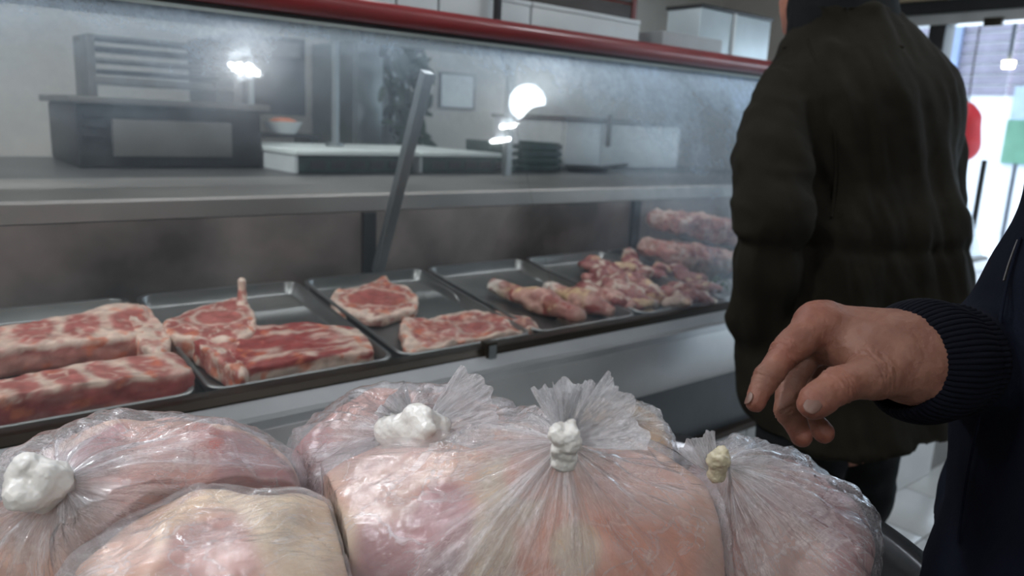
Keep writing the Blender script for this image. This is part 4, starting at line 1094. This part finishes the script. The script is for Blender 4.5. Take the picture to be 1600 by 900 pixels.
m_, nt_, b_2 = nmat('cream_knot'); M_cream = m_
b_2.inputs['Base Color'].default_value = (.46, .41, .29, 1); b_2.inputs['Roughness'].default_value = .4; b_2.inputs['Subsurface Weight'].default_value = .2; b_2.inputs['Subsurface Radius'].default_value = (.01, .008, .004)

PEACH = np.array([.66, .41, .31]); PURP = np.array([.38, .17, .18]); MUSC = np.array([.46, .09, .06]); CREAM = np.array([.70, .55, .38]); ORP = np.array([.72, .30, .18]); PINK = np.array([.56, .30, .26])
# left bag
bag('A', at(235, 805, .70), (.150, .13, .080), at(95, 755, .585), 3,
    ('clear plastic bag of chicken at the left, white knot at its left end', 'pink raw chicken with a dark red patch inside the left bag'), tilt=-.02, w=.30,
    cols=(PEACH, PINK), spots=((330, 720, 55, MUSC), (400, 735, 60, PURP), (250, 740, 70, PINK), (120, 680, 60, PURP * 1.3), (60, 860, 70, PEACH)), pamp=.012)
# back bag
bag('B', at(640, 760, .84), (.142, .11, .098), at(636, 678, .700), 9,
    ('clear plastic bag of chicken behind the front middle bag, big white knot', 'raw chicken with an orange patch inside the back bag'), w=.30,
    cols=(PINK, PURP * 1.4), spots=((635, 628, 50, ORP * .8), (720, 615, 40, PALE), (520, 740, 60, PURP), (560, 640, 50, PINK)), pamp=.012, kn=1.25)
# large front bag
bag('C', at(806, 842, .705), (.200, .125, .100), at(882, 690, .555), 14,
    ('large clear plastic bag in the middle, knot topped by two upright tails', 'orange and purplish raw chicken inside the large middle bag'), w=.34, n_ex=2.35,
    cols=(PEACH, PINK * 1.05), spots=((850, 840, 60, ORP), (800, 770, 50, CREAM), (760, 850, 45, CREAM), (830, 745, 35, ORP), (1000, 870, 80, ORP * .95), (900, 860, 40, CREAM), (1020, 760, 60, PALE), (520, 790, 50, PEACH * 1.1), (500, 850, 60, CREAM), (640, 850, 80, PURP), (690, 800, 50, PURP * 1.1), (600, 750, 60, PALE * .9)), pamp=.012, lumps=.10)
# right bag
bag('D', at(1188, 850, .74), (.094, .095, .086), at(1128, 728, .665), 31,
    ('clear plastic bag at the right end of the heap with a cream knot', 'brownish raw chicken with a purple patch inside the right bag'), tilt=-.22, w=.30,
    cols=(PINK * .95, PURP * 1.3), spots=((1300, 840, 55, PURP * .9), (1320, 790, 35, PURP), (1160, 800, 40, np.array([.42, .17, .10])), (1230, 870, 60, PALE * .8), (1150, 700, 50, FAT)), pamp=.010)
# front left bag
bag('E', at(350, 935, .60), (.118, .10, .075), at(110, 985, .56), 40,
    ('yellowish plastic bag in the front between the left and middle bags', 'cream yellow raw chicken in the front bag'), w=.22,
    cols=(CREAM * 1.05, PEACH), spots=((310, 820, 55, YFAT * 1.1), (400, 800, 60, CREAM), (330, 870, 60, PINK), (500, 860, 60, CREAM * .9)), pamp=.005, kn=.35)
# bag peeping out behind the big tails
bag('F', at(955, 720, .83), (.062, .07, .065), at(985, 655, .76), 47,
    ('small pale yellow bag end peeping out behind the upright tails', 'yellow-skinned chicken end behind the upright tails'), w=.2, cols=(YFAT, CREAM), pamp=.005)
def settle():
    # neighbouring bags flatten against one another where they touch
    ks = list(BAGS)
    def rdir(k, d):
        rad, ax, n_, _ = SHP[k]; L = ax @ d; return 1 / (np.abs(L / rad) ** n_).sum() ** (1 / n_)
    cut = {k: [] for k in ks}
    for i, a in enumerate(ks):
        for b in ks[i + 1:]:
            ca, cb = BAGS[a][1], BAGS[b][1]; d = cb - ca; L = np.linalg.norm(d); d = d / L
            ra, rb = rdir(a, d), rdir(b, -d)
            if ra + rb < L * .98: continue
            ra *= {'C': 1.16, 'E': .96}.get(a, 1); rb *= {'C': 1.16, 'E': .96}.get(b, 1); q = ca + d * L * (ra / (ra + rb))
            cut[a].append((q, d)); cut[b].append((q, -d))
    for k in ks:
        for o, gap in ((BAGS[k][0], .0012), (SHP[k][3], .0030)):
            V = verts_of(o.data)
            for _ in range(2):
                for q, d in cut[k]:
                    t = (V - q) @ d + gap; over = np.maximum(t, 0); V -= np.outer(over, d)
            C = BAGS[k][1]; r = np.hypot(V[:, 0] - BC[0], V[:, 1] - BC[1])
            V[:, 2] = np.maximum(V[:, 2], BZ - .118 + gap + .11 * sstep(BR - .12, BR, r))
            o.data.vertices.foreach_set('co', V.astype(np.float32).ravel()); o.data.update()
settle()
CU = RM[:, 1]; CR = RM[:, 0]; CB = RM[:, 2]
def kt(key, r, seed, mat=None):
    o, C, K, P = BAGS[key]; k = knot(K, P, r, seed, o)
    return k
o, C, K, P = BAGS['A']
k = knot(at(66, 756, .57), norm(at(66, 756, .57) - at(100, 762, .60)), .0185, 3, o)
fan(at(70, 760, .572), CR * -.9 - CU * .15 + CB * .3, CU * .5 + CB * .8, .055, .07, 5, o)
o, C, K, P = BAGS['B']
knot(at(652, 668, .70), norm(CU * .2 + CB * .5 + CR * .9), .0175, 11, o)
fan(at(672, 668, .705), CR * .9 + CU * .42 + CB * .1, CU * .7 - CR * .3, .062, .075, 12, o, npl=6)
fan(at(640, 655, .71), -CR * .6 + CU * .4, CU, .028, .045, 15, o)
o, C, K, P = BAGS['C']
knot(at(882, 690, .55), norm(CU * .9 + CB * .5), .0105, 21, o)
fan(at(884, 680, .552), CU * 1.0 - CR * .02 + CB * .12, CR, .039, .044, 23, o, npl=4.5, amp=.008)
fan(at(892, 684, .556), CU * .55 + CR * .95, CU * .9 - CR * .5, .053, .054, 27, o, npl=5, amp=.007)
fan(at(880, 668, .551), CU * 1.0 + CR * .1 + CB * .3, CR * .9, .034, .020, 29, o, npl=5, amp=.005)
o, C, K, P = BAGS['D']
kk = knot(at(1123, 722, .65), norm(CU * .8 + CB * .5), .0085, 31, o); kk.data.materials[0] = M_cream
kk['label'] = 'cream coloured knot'
fan(at(1110, 735, .655), CU * .8 - CR * .35, CR * .8, .030, .034, 33, o, npl=6, amp=.005)
# ------------------------------------------------------------------ people
def skin_mat(name, col):
    m, nt, b = nmat(name)
    n = noise(nt, 55, 5, .6); n2 = noise(nt, 420, 3, .6); n3 = noise(nt, 14, 3)
    r = ramp(nt, [(.3, tuple(np.array(col) * [.80, .70, .70])), (.7, tuple(np.minimum(1, np.array(col) * [1.12, 1.12, 1.1])))], n.outputs['Fac'])
    a = N(nt, 'ShaderNodeAttribute'); a.attribute_name = 'Col'
    mx = N(nt, 'ShaderNodeMix', data_type='RGBA', blend_type='MULTIPLY'); mx.inputs[0].default_value = 1
    nt.links.new(r.outputs[0], mx.inputs[6]); nt.links.new(a.outputs['Color'], mx.inputs[7]); nt.links.new(mx.outputs[2], b.inputs['Base Color'])
    b.inputs['Roughness'].default_value = .56; b.inputs['Specular IOR Level'].default_value = .35; b.inputs['Subsurface Weight'].default_value = .15; b.inputs['Subsurface Radius'].default_value = (.006, .002, .001)
    mp = N(nt, 'ShaderNodeMath', operation='MULTIPLY_ADD'); mp.inputs[1].default_value = .35; nt.links.new(n2.outputs['Fac'], mp.inputs[0]); nt.links.new(n.outputs['Fac'], mp.inputs[2])
    bump(nt, b, mp.outputs[0], .55, .0024); return m
M_skin = skin_mat('skin', (.165, .076, .051))
M_skin_far = skin_mat('skin_far', (.42, .19, .13))
M_nail = plain('finger_nail', (.125, .062, .046), .5, var=.04)
M_coat = fabric('dark_olive_canvas', (.0140, .0122, .0085), 700, wrinkle=.35)
M_trs = fabric('black_trouser', (.010, .011, .012), 700)
M_navy = fabric('navy_jersey', (.0026, .0037, .0095), 900, wrinkle=.25)
M_rib = fabric('navy_ribbing', (.0018, .0022, .0055), 900)
M_hair = fabric('dark_hair', (.010, .008, .007), 300, .5, wrinkle=.6)
M_shoe = plain('black_shoe', (.012, .012, .012), .4)

def P3(px, py, d): return at(px, py, d)
def cone(a, b, k=None):
    """a, b: (px, py, depth, radius in px at that depth)"""
    t = (P3(*a[:3]), P3(*b[:3]), a[3] * a[2] / FPX, b[3] * b[2] / FPX)
    return t if k is None else t + (k,)

# ---- man in the olive coat -------------------------------------------------
man = thing('person', 'person in a dark olive parka seen from behind, standing against the counter', 'person')
face = norm(FWD * .90 - RGT * .48)               # direction his head is turned
hc = P3(1288, -28, 1.70)
fside = norm(np.cross(face, UPV))
def head_prims(hc, f, s, sc=1.0):
    return [('e', hc, (.098 * sc, .078 * sc, .112 * sc), np.array([f, s, UPV]), .02), ('e', hc + f * .03 * sc - UPV * .055 * sc, (.068 * sc, .058 * sc, .062 * sc), np.array([f, s, UPV]), .025),
            (hc + f * .086 * sc - UPV * .005 * sc, hc + f * .108 * sc - UPV * .032 * sc, .009 * sc, .015 * sc, .012), (hc + f * .088 * sc - UPV * .062 * sc - s * .016, hc + f * .088 * sc - UPV * .062 * sc + s * .016, .009 * sc, .009 * sc, .006),
            (hc + f * .082 * sc - UPV * .092 * sc, hc + f * .075 * sc - UPV * .096 * sc, .018 * sc, .018 * sc, .02),
            (hc + f * .084 * sc + UPV * .012 * sc + s * .03, hc + f * .084 * sc + UPV * .012 * sc + s * .03, .013 * sc, .013 * sc, .006), (hc + f * .084 * sc + UPV * .012 * sc - s * .03, hc + f * .084 * sc + UPV * .012 * sc - s * .03, .013 * sc, .013 * sc, .006),
            ('e', hc + s * .080 * sc - UPV * .01, (.016, .009, .032), np.array([f, s, UPV]), .006), ('e', hc - s * .080 * sc - UPV * .01, (.016, .009, .032), np.array([f, s, UPV]), .006)]
neck0 = P3(1318, 60, 1.64)
hipL, hipR = P3(1262, 640, 1.62), P3(1345, 640, 1.68)
ankL = np.array([hipL[0], hipL[1], .09]); ankR = np.array([hipR[0] + .03, hipR[1], .09])
shL, shR = P3(1240, 150, 1.60), P3(1405, 140, 1.74)
elL, elR = P3(1212, 350, 1.50), P3(1452, 330, 1.78)
haL, haR = P3(1215, 430, 1.60), P3(1400, 420, 1.90)
bp_ = head_prims(hc, face, fside) + [(hc - UPV * .06, neck0, .058, .065, .03), (P3(1322, 60, 1.68), P3(1326, 150, 1.68), .06, .075, .03), (P3(1326, 150, 1.68), P3(1330, 300, 1.68), .075, .11, .04), (P3(1250, 165, 1.60), P3(1395, 155, 1.74), .05, .05, .03), (P3(1322, 300, 1.66), (hipL + hipR) / 2, .12, .12, .05),
    (shL, elL, .05, .042), (elL, haL, .040, .030), (shR, elR, .05, .042), (elR, haR, .040, .030), (hipL, (hipL + ankL) / 2, .085, .058), ((hipL + ankL) / 2, ankL, .058, .042), (hipR, (hipR + ankR) / 2, .085, .058), ((hipR + ankR) / 2, ankR, .058, .042),
    (ankL - UPV * .045, ankL - UPV * .045 + FWD * .14, .035, .030), (ankR - UPV * .045, ankR - UPV * .045 + FWD * .14, .035, .030)]
for hh_, dd in ((haL, FWD * .6 - UPV), (haR, FWD - UPV * .3)):
    d0 = norm(dd); s0 = norm(np.cross(d0, UPV))
    bp_.append((hh_, hh_ + d0 * .08, .032, .034, .01))
    for i in range(4): q0 = hh_ + d0 * .08 + s0 * (i - 1.5) * .019; bp_.append((q0, q0 + d0 * (.065 + .01 * (i in (1, 2))), .0095, .008, .004))
    bp_.append((hh_ + d0 * .03 + s0 * .03, hh_ + d0 * .075 + s0 * .055, .012, .010, .008))
me = sdf_mesh(bp_, .0075, .02); set_col(me, np.ones((len(me.vertices), 3))); finish(me, 'body', M_skin_far, man)
me = sdf_mesh([(hc - face * .045 - UPV * .03, hc - face * .055 - UPV * .085, .075, .070, .03), ('e', hc - face * .018 + UPV * .022, (.100, .086, .105), np.array([face, fside, UPV]), .02), ('e', hc - face * .05 - UPV * .055, (.062, .072, .060), np.array([face, fside, UPV]), .03)], .006, .02,
              cut=lambda X, Y, Z: ((X - hc[0]) * face[0] + (Y - hc[1]) * face[1]) - .052 + np.maximum(0, -(Z - hc[2])) * 1.0)
displace(me, lambda V: (fbm(V * np.array([60, 60, 14]), 4, 3) - .5) * .012); finish(me, 'hair', M_hair, man)
# coat
cp = [cone((1300, 190, 1.68, 118), (1375, 185, 1.73, 102), .06), cone((1300, 190, 1.68, 116), (1318, 62, 1.67, 72), .05), cone((1372, 180, 1.73, 98), (1328, 62, 1.68, 70), .05),
      cone((1300, 190, 1.68, 116), (1300, 400, 1.66, 112), .06), cone((1375, 185, 1.73, 102), (1385, 400, 1.70, 104), .06), cone((1300, 400, 1.66, 112), (1385, 400, 1.70, 102), .06),
      cone((1300, 400, 1.66, 108), (1282, 560, 1.64, 112), .06), cone((1385, 400, 1.70, 100), (1392, 520, 1.69, 104), .06), cone((1282, 560, 1.64, 112), (1300, 740, 1.62, 112), .05), cone((1392, 520, 1.69, 104), (1368, 740, 1.66, 116), .05),
      cone((1330, 600, 1.66, 128), (1335, 740, 1.64, 130), .06),
      cone((1238, 150, 1.60, 62), (1208, 255, 1.53, 57), .035), cone((1208, 255, 1.53, 57), (1202, 345, 1.50, 60), .02), cone((1202, 345, 1.50, 60), (1192, 420, 1.53, 54), .02), cone((1192, 420, 1.53, 54), (1178, 490, 1.58, 46), .015),
      cone((1188, 500, 1.62, 46), (1200, 610, 1.63, 48), .05),
      cone((1400, 150, 1.75, 66), (1428, 250, 1.80, 64), .04), cone((1428, 250, 1.80, 64), (1440, 325, 1.82, 58), .02), cone((1440, 325, 1.82, 58), (1420, 430, 1.95, 48), .02),
      cone((1300, 112, 1.66, 86), (1345, 100, 1.69, 80), .05),
      cone((1312, 60, 1.66, 74), (1312, 24, 1.65, 76), .02), cone((1345, 50, 1.68, 58), (1342, 26, 1.67, 60), .02)]
hem = P3(1330, 672, 1.6)[2]
def coat_cut(X, Y, Z):
    u = (X - 1.6) * RGT[0] + (Y - .8) * RGT[1]
    neck = ((X - hc[0]) ** 2 + (Y - hc[1]) ** 2) ** .5 - .078
    top = Z - P3(1318, 14, 1.66)[2]
    return np.maximum(np.maximum(hem - Z + .012 * np.sin(u * 14), -.0 * Z - 1), top)
me = sdf_mesh(cp, .0085, .03, cut=coat_cut)
def folds(V):
    # vertical drape plus diagonal pulls and the gathered waist cord
    u = (V - P3(1330, 370, 1.66)) @ RGT; z = V[:, 2]
    f = (fbm(np.column_stack([u * 15 + z * 4, V @ FWD * 7, z * 2.4]), 5, 3) - .5) * .052
    f += -.008 * np.abs(np.sin(u * 30 + 6 * fbm(V * 4, 8, 2))) * np.exp(-((z - P3(1330, 372, 1.66)[2]) / .05) ** 2)
    f += -.007 * np.exp(-((z - P3(1330, 372, 1.66)[2]) / .016) ** 2)
    arm = sstep(-.02, -.10, u) * sstep(1.0, 1.1, z)
    f += .006 * (np.abs(fbm(np.column_stack([u * 9 + z * 8, z * 16, z * 0]), 12, 2) - .5) * -4 + .5) * arm
    f += (fbm(V * 26, 15, 2) - .5) * .006
    return f
displace(me, folds)
coat = finish(me, 'coat', M_coat, man)
me = sdf_mesh([cone((1316, 70, 1.665, 80), (1312, 10, 1.665, 76), .02), cone((1346, 60, 1.67, 58), (1340, 0, 1.66, 52), .02)], .007, .02, cut=lambda X, Y, Z: Z - P3(1318, -6, 1.66)[2] - .02 * (((X - hc[0]) * face[0] + (Y - hc[1]) * face[1]) < -.02))
displace(me, lambda V: (fbm(V * 22, 9, 3) - .5) * .012); finish(me, 'black_collar', M_trs, man)
# seams on the coat
def on_surface(px, py, obj, off=.002):
    o_, d_ = Vector(ORG), Vector(norm(ray(px, py)))
    ok, loc, nrm, _ = obj.ray_cast(o_, d_)
    return None if not ok else tuple(loc + nrm * off)
bpy.context.view_layer.update()
def seam(pts, obj, parent, rad, mat, name='seam'):
    q = [on_surface(x, y, obj) for x, y in pts]; q = [p for p in q if p]
    if len(q) > 2: 
        t = tube(name, q, rad, mat, parent); return t
seam([(1262, 62), (1282, 110), (1300, 170), (1308, 230), (1306, 290), (1298, 340)], coat, man, .0028, M_coat)
seam([(1225, 75), (1290, 58), (1340, 55), (1410, 75)], coat, man, .003, M_coat, 'yoke_seam')
# trousers and shoes
kz = np.array([0, 0, 1.])
me = sdf_mesh([(hipL + kz * .10, (hipL + ankL) / 2, .105, .078), ((hipL + ankL) / 2, ankL, .078, .068), (hipR + kz * .10, (hipR + ankR) / 2, .105, .078), ((hipR + ankR) / 2, ankR, .078, .068), (hipL + kz * .1, hipR + kz * .1, .105, .105, .04)], .0085, .012, cut=lambda X, Y, Z: .075 - Z)
displace(me, lambda V: (fbm(V * np.array([8, 8, 16]), 6, 3) - .5) * .025); finish(me, 'trousers', M_trs, man)
for an in (ankL, ankR):
    me = sdf_mesh([('e', an + FWD * .055 - kz * .045, (.155, .052, .05), np.array([FWD, RGT, UPV])), (an, an - kz * .04, .056, .05)], .007, .02, cut=lambda X, Y, Z: .004 - Z)
    finish(me, 'shoe', M_shoe, man)

# ---- person in the navy jacket, hand over the bags --------------------------
nav = thing('person', 'person in a navy zip jacket at the right edge, hand held out over the bags', 'person')
hp = [
    # wrist, back of the hand and palm
    cone((1530, 560, .650, 62), (1440, 557, .622, 57), .02), cone((1440, 553, .622, 56), (1385, 545, .618, 52), .02),
    cone((1410, 540, .622, 42), (1300, 515, .640, 33), .018), cone((1410, 560, .622, 46), (1345, 545, .635, 42), .018),
    cone((1395, 548, .650, 48), (1290, 528, .672, 32), .02), cone((1390, 560, .668, 40), (1300, 548, .700, 26), .02),
    cone((1345, 535, .640, 42), (1296, 512, .642, 34), .015),
    # thumb: metacarpal, proximal, distal
    cone((1425, 582, .610, 40), (1362, 588, .592, 33), .016), cone((1362, 588, .592, 32), (1310, 601, .580, 27), .008), cone((1310, 601, .580, 26.5), (1272, 627, .573, 24.5), .006), cone((1283, 620, .574, 24), (1270, 633, .572, 22.5), .004),
    # index
    cone((1280, 506, .636, 31), (1226, 552, .618, 23), .012), cone((1226, 552, .618, 22.5), (1196, 592, .606, 19.5), .004), cone((1196, 592, .606, 19.5), (1181, 628, .600, 16.5), .003),
    # middle
    cone((1284, 522, .664, 28), (1236, 590, .648, 22.5), .010), cone((1236, 590, .648, 22.5), (1232, 642, .634, 20.5), .003), cone((1232, 642, .634, 20.5), (1252, 682, .626, 18), .003),
    # ring
    cone((1290, 536, .690, 27), (1258, 600, .680, 22), .010), cone((1258, 600, .680, 21.5), (1262, 648, .664, 19.5), .003), cone((1262, 648, .664, 19.5), (1286, 676, .654, 17.5), .003),
    # little finger
    cone((1302, 552, .712, 24), (1284, 592, .716, 18.5), .008), cone((1284, 592, .716, 18), (1276, 622, .708, 16), .003), cone((1276, 622, .708, 16), (1284, 638, .700, 14.5), .003),
    # web between thumb and index, knuckle heads, wrist bone
    cone((1350, 560, .612, 28), (1300, 548, .634, 16), .016), cone((1268, 496, .634, 17), (1280, 498, .636, 18), .012), cone((1432, 590, .612, 22), (1440, 585, .614, 22), .02)]
me = sdf_mesh(hp, .00135, .008)
nipx = [(1217, 545), (1189, 590), (1309, 600), (1362, 585), (1232, 600), (1233, 645), (1262, 648)]
def hand_detail(V):
    f = (fbm(V * 170, 3, 3) - .5) * .0016 + (fbm(V * 45, 7, 2) - .5) * .0036
    return f
displace(me, hand_detail)
V = verts_of(me)
# creases across the joints: fine grooves perpendicular to the finger
def crease(V, c, ax, wdt, reach, n, depth):
    q = V - c; t = q @ ax; r = np.linalg.norm(q - np.outer(t, ax), axis=1)
    g = np.zeros(len(V))
    for i in range(n):
        o_ = (i - (n - 1) / 2) * wdt; wob = (fbm(V * 120, 30 + i, 2) - .5) * .004
        g += np.exp(-((t - o_ + wob) / .00055) ** 2)
    return -depth * g * np.exp(-(np.abs(t) / (wdt * n)) ** 2) * (r < reach)
Nn = normals_of(me); tot = np.zeros(len(V))
for (a, b, wd, rc, n, dp_) in [((1362, 588, .592), (1310, 601, .580), .0026, .022, 6, .0014), ((1310, 601, .578), (1272, 627, .573), .0022, .018, 5, .0013), ((1226, 552, .618), (1196, 592, .606), .0024, .016, 6, .0014), ((1196, 592, .606), (1181, 628, .600), .002, .013, 3, .0011), ((1232, 642, .634), (1252, 682, .626), .002, .014, 3, .0011), ((1236, 590, .648), (1232, 642, .634), .0024, .016, 4, .0011), ((1262, 648, .664), (1286, 676, .654), .002, .014, 3, .0011)]:
    A_ = at(*a); B_ = at(*b); tot += crease(V, A_, norm(B_ - A_), wd, rc, n, dp_)
# tendons on the back of the hand
for (a, b) in [((1282, 490, .63), (1400, 512, .60)), ((1300, 492, .66), (1410, 512, .63))]:
    A_ = at(*a); B_ = at(*b); ax_ = norm(B_ - A_); q = V - A_; t = q @ ax_; r = np.linalg.norm(q - np.outer(t, ax_), axis=1)
    tot += .0012 * np.exp(-(r / .006) ** 2) * sstep(0, .02, t) * sstep(.075, .05, t)
V2 = V + Nn * tot[:, None]; me.vertices.foreach_set('co', V2.astype(np.float32).ravel()); me.update()
Chand = np.ones((len(V), 3))
for (c_, r_) in [((1268, 496, .63), .02), ((1226, 552, .61), .016), ((1181, 632, .6), .014), ((1265, 634, .57), .016), ((1252, 684, .625), .015), ((1288, 680, .65), .014), ((1310, 600, .575), .014)]:
    dd = np.linalg.norm(V - at(*c_), axis=1) / r_; Chand = mixc(Chand, np.tile([1.25, .95, .92], (len(V), 1)), .8 * np.exp(-dd ** 2))
set_col(me, np.hstack([Chand, np.ones((len(V), 1))]))
handF = me
# rest of the body (coarser), joined into the same mesh inside the sleeve
tx, tz = 0, 0
tc_n, tc_f = at(1858, 600, .66), at(1806, 600, .92)
nface = norm(-RGT * .85 + FWD * .5)
ctr = (tc_n + tc_f) / 2
hd2 = np.array([ctr[0], ctr[1], 1.63]) + nface * .03
ns = norm(np.cross(nface, UPV))
shn = np.array([tc_n[0], tc_n[1], 1.42]); shf = np.array([tc_f[0], tc_f[1], 1.42])
el2 = at(1720, 600, .93); wr2 = at(1500, 560, .645)
hn, hf = np.array([tc_n[0], tc_n[1], .90]) , np.array([tc_f[0], tc_f[1], .90])
hn = hn * .8 + np.array([*ctr[:2], .90]) * .2; hf = hf * .8 + np.array([*ctr[:2], .90]) * .2
an1 = np.array([hn[0], hn[1], .09]); an2 = np.array([hf[0], hf[1], .09])
el3 = np.array([shn[0], shn[1], 1.12]) + RGT * .10; ha3 = el3 - UPV * .24 + nface * .03
bb_ = head_prims(hd2, nface, ns) + [(hd2 - UPV * .06, np.array([*ctr[:2], 1.46]), .055, .062, .03), (shn, shf, .05, .05, .04), (np.array([*ctr[:2], 1.40]), np.array([*ctr[:2], .95]), .10, .12, .05), (hn, hf, .09, .09, .04),
    (shf, el2, .048, .04), (el2, wr2, .040, .034), (shn, el3, .046, .038), (el3, ha3, .036, .028), (hn, (hn + an1) / 2, .085, .058), ((hn + an1) / 2, an1, .058, .042), (hf, (hf + an2) / 2, .085, .058), ((hf + an2) / 2, an2, .058, .042),
    (an1 - UPV * .045, an1 - UPV * .045 + nface * .14, .035, .03), (an2 - UPV * .045, an2 - UPV * .045 + nface * .14, .035, .03)]
d0 = norm(-UPV + nface * .1)
bb_.append((ha3, ha3 + d0 * .08, .03, .032, .01))
for i in range(4): q0 = ha3 + d0 * .08 + nface * (i - 1.5) * .019; bb_.append((q0, q0 + d0 * (.06 + .012 * (i in (1, 2))), .0095, .008, .004))
bb_.append((ha3 + d0 * .03 + nface * .03, ha3 + d0 * .075 + nface * .05, .012, .010, .008))
me2 = sdf_mesh(bb_, .0085, .02)
bm = bmesh.new(); bm.from_mesh(handF); n1 = len(bm.verts)
V1 = verts_of(handF); V2 = verts_of(me2)
F1 = [tuple(p.vertices) for p in handF.polygons]; F2 = [tuple(i + len(V1) for i in p.vertices) for p in me2.polygons]
bm.free()
me3 = mesh_np(np.vstack([V1, V2]), np.array(F1 + F2)); set_col(me3, np.vstack([Chand, np.ones((len(V2), 3))]))
body2 = finish(me3, 'body', M_skin, nav)
me = sdf_mesh([('e', hd2 - nface * .018 + UPV * .022, (.100, .086, .105), np.array([nface, ns, UPV]), .02)], .007, .02, cut=lambda X, Y, Z: ((X - hd2[0]) * nface[0] + (Y - hd2[1]) * nface[1]) - .055 + np.maximum(0, -(Z - hd2[2])) * 1.2)
finish(me, 'hair', M_hair, nav)
# nails: thin curved shields set on the finger ends
def nail(c, along, out, L, W, label=None):
    along = norm(along); out = norm(out - (out @ along) * along); s = np.cross(along, out)
    n1_, n2_ = 14, 14; V = []; 
    for i in range(n1_):
        for j in range(n2_):
            u = i / (n1_ - 1) * 2 - 1; v = j / (n2_ - 1) * 2 - 1
            uu = u * math.sqrt(1 - v * v * .5); vv = v * math.sqrt(1 - u * u * .45)
            V.append(c + along * uu * L / 2 + s * vv * W / 2 - out * (W * .20 * vv * vv + L * .06 * uu * uu))
    F = [(i * n2_ + j, i * n2_ + j + 1, (i + 1) * n2_ + j + 1, (i + 1) * n2_ + j) for i in range(n1_ - 1) for j in range(n2_ - 1)]
    me = mesh_np(V, F); o = finish(me, 'nail', M_nail, nav)
    md = o.modifiers.new('s', 'SOLIDIFY'); md.thickness = .0008; md.offset = 0
    return o
def toward_cam(p): return norm(ORG - p)
bpy.context.view_layer.update()
def nail_on(px, py, along, L, W, roll_=0):
    hit = body2.ray_cast(Vector(ORG), Vector(norm(ray(px, py))))
    if hit[0]:
        n = norm(np.array(hit[2]) + roll_); nail(np.array(hit[1]) + n * .0012, along, n, L, W)
nail_on(1271, 632, at(1262, 644, .573) - at(1304, 604, .580), .0150, .0112)
nail_on(1170, 622, at(1176, 642, .600) - at(1192, 600, .606), .0105, .0085, -CR * .8)
# jacket
M_zip = plain('dark_zip', (.04, .035, .035), .5)
jk = [(tc_n, np.array([tc_n[0], tc_n[1], 1.33]), .155, .135, .06), (tc_f, np.array([tc_f[0], tc_f[1], 1.36]), .150, .13, .06), (tc_n, tc_f, .15, .15, .06), (np.array([tc_n[0], tc_n[1], 1.33]), np.array([tc_f[0], tc_f[1], 1.36]), .13, .13, .06),
      (tc_n, np.array([tc_n[0] - .010, tc_n[1] + .0, .80]), .157, .158, .06), (tc_f, np.array([tc_f[0], tc_f[1], .82]), .15, .165, .06), (np.array([tc_n[0] - .010, tc_n[1], .82]), np.array([tc_f[0] - .04, tc_f[1] + .03, .82]), .154, .165, .05),
      (shn, shf, .085, .085, .05), (np.array([*ctr[:2], 1.44]), np.array([*ctr[:2], 1.50]), .085, .075, .03),
      (shn, el3, .072, .062, .03), (el3, ha3 + UPV * .02, .058, .048, .02), (shf, el2, .075, .066, .03), (el2, at(1560, 560, .72), .064, .055, .02), (at(1560, 560, .72), at(1490, 562, .648), .055, .046, .012)]
def jcut(X, Y, Z): return np.maximum(.80 - Z, Z - 1.545 + 0 * X)
me = sdf_mesh(jk, .0062, .03, cut=jcut)
displace(me, lambda V: (fbm(np.column_stack([V @ RGT * 7, V @ FWD * 7, V[:, 2] * 3.5]), 5, 3) - .5) * .022 + (fbm(V * 30, 8, 2) - .5) * .003)
jacket = finish(me, 'jacket', M_navy, nav)
# ribbed cuff
ca, cb = at(1405, 566, .622), at(1492, 562, .648); cax = norm(cb - ca); cs = norm(np.cross(cax, UPV)); cu_ = np.cross(cs, cax)
NR, NL = 260, 26
Vc_ = []
for i in range(NL):
    f = i / (NL - 1); c = ca * (1 - f) + cb * f; r = .0395 + .006 * math.sin(min(1, f * 1.2) * PI) + .004 * f
    if f < .06: r -= .004 * (1 - f / .06)
    for j in range(NR):
        a = 2 * PI * j / NR; rib = .0009 * math.cos(a * 65)
        Vc_.append(c + (cs * math.cos(a) + cu_ * math.sin(a) * 1.02) * (r + rib) + cax * .004 * math.sin(a * 2 + 1))
Vc_ = np.array(Vc_)
F = [(i * NR + j, i * NR + (j + 1) % NR, (i + 1) * NR + (j + 1) % NR, (i + 1) * NR + j) for i in range(NL - 1) for j in range(NR)]
me = mesh_np(Vc_, np.array(F)); o = finish(me, 'cuff', M_rib, nav); md = o.modifiers.new('s', 'SOLIDIFY'); md.thickness = .003; md.offset = -1
bpy.context.view_layer.update()
seam([(1598, 372), (1578, 430), (1562, 500), (1545, 580), (1530, 660), (1510, 760), (1500, 850)], jacket, nav, .0014, M_navy, 'zip_seam')
seam([(1594, 376), (1580, 410), (1572, 440)], jacket, nav, .0010, M_zip, 'zip')
# trousers and shoes
me = sdf_mesh([(hn + kz * .05, (hn + an1) / 2, .098, .080), ((hn + an1) / 2, an1, .082, .07), (hf + kz * .05, (hf + an2) / 2, .115, .082), ((hf + an2) / 2, an2, .082, .07), (hn + kz * .05, hf + kz * .05, .10, .11, .03)], .0095, .012, cut=lambda X, Y, Z: .075 - Z)
finish(me, 'trousers', M_trs, nav)
for an in (an1, an2):
    me = sdf_mesh([('e', an + nface * .055 - kz * .045, (.155, .052, .05), np.array([nface, ns, UPV])), (an, an - kz * .04, .056, .05)], .008, .02, cut=lambda X, Y, Z: .004 - Z)
    finish(me, 'shoe', M_shoe, nav)
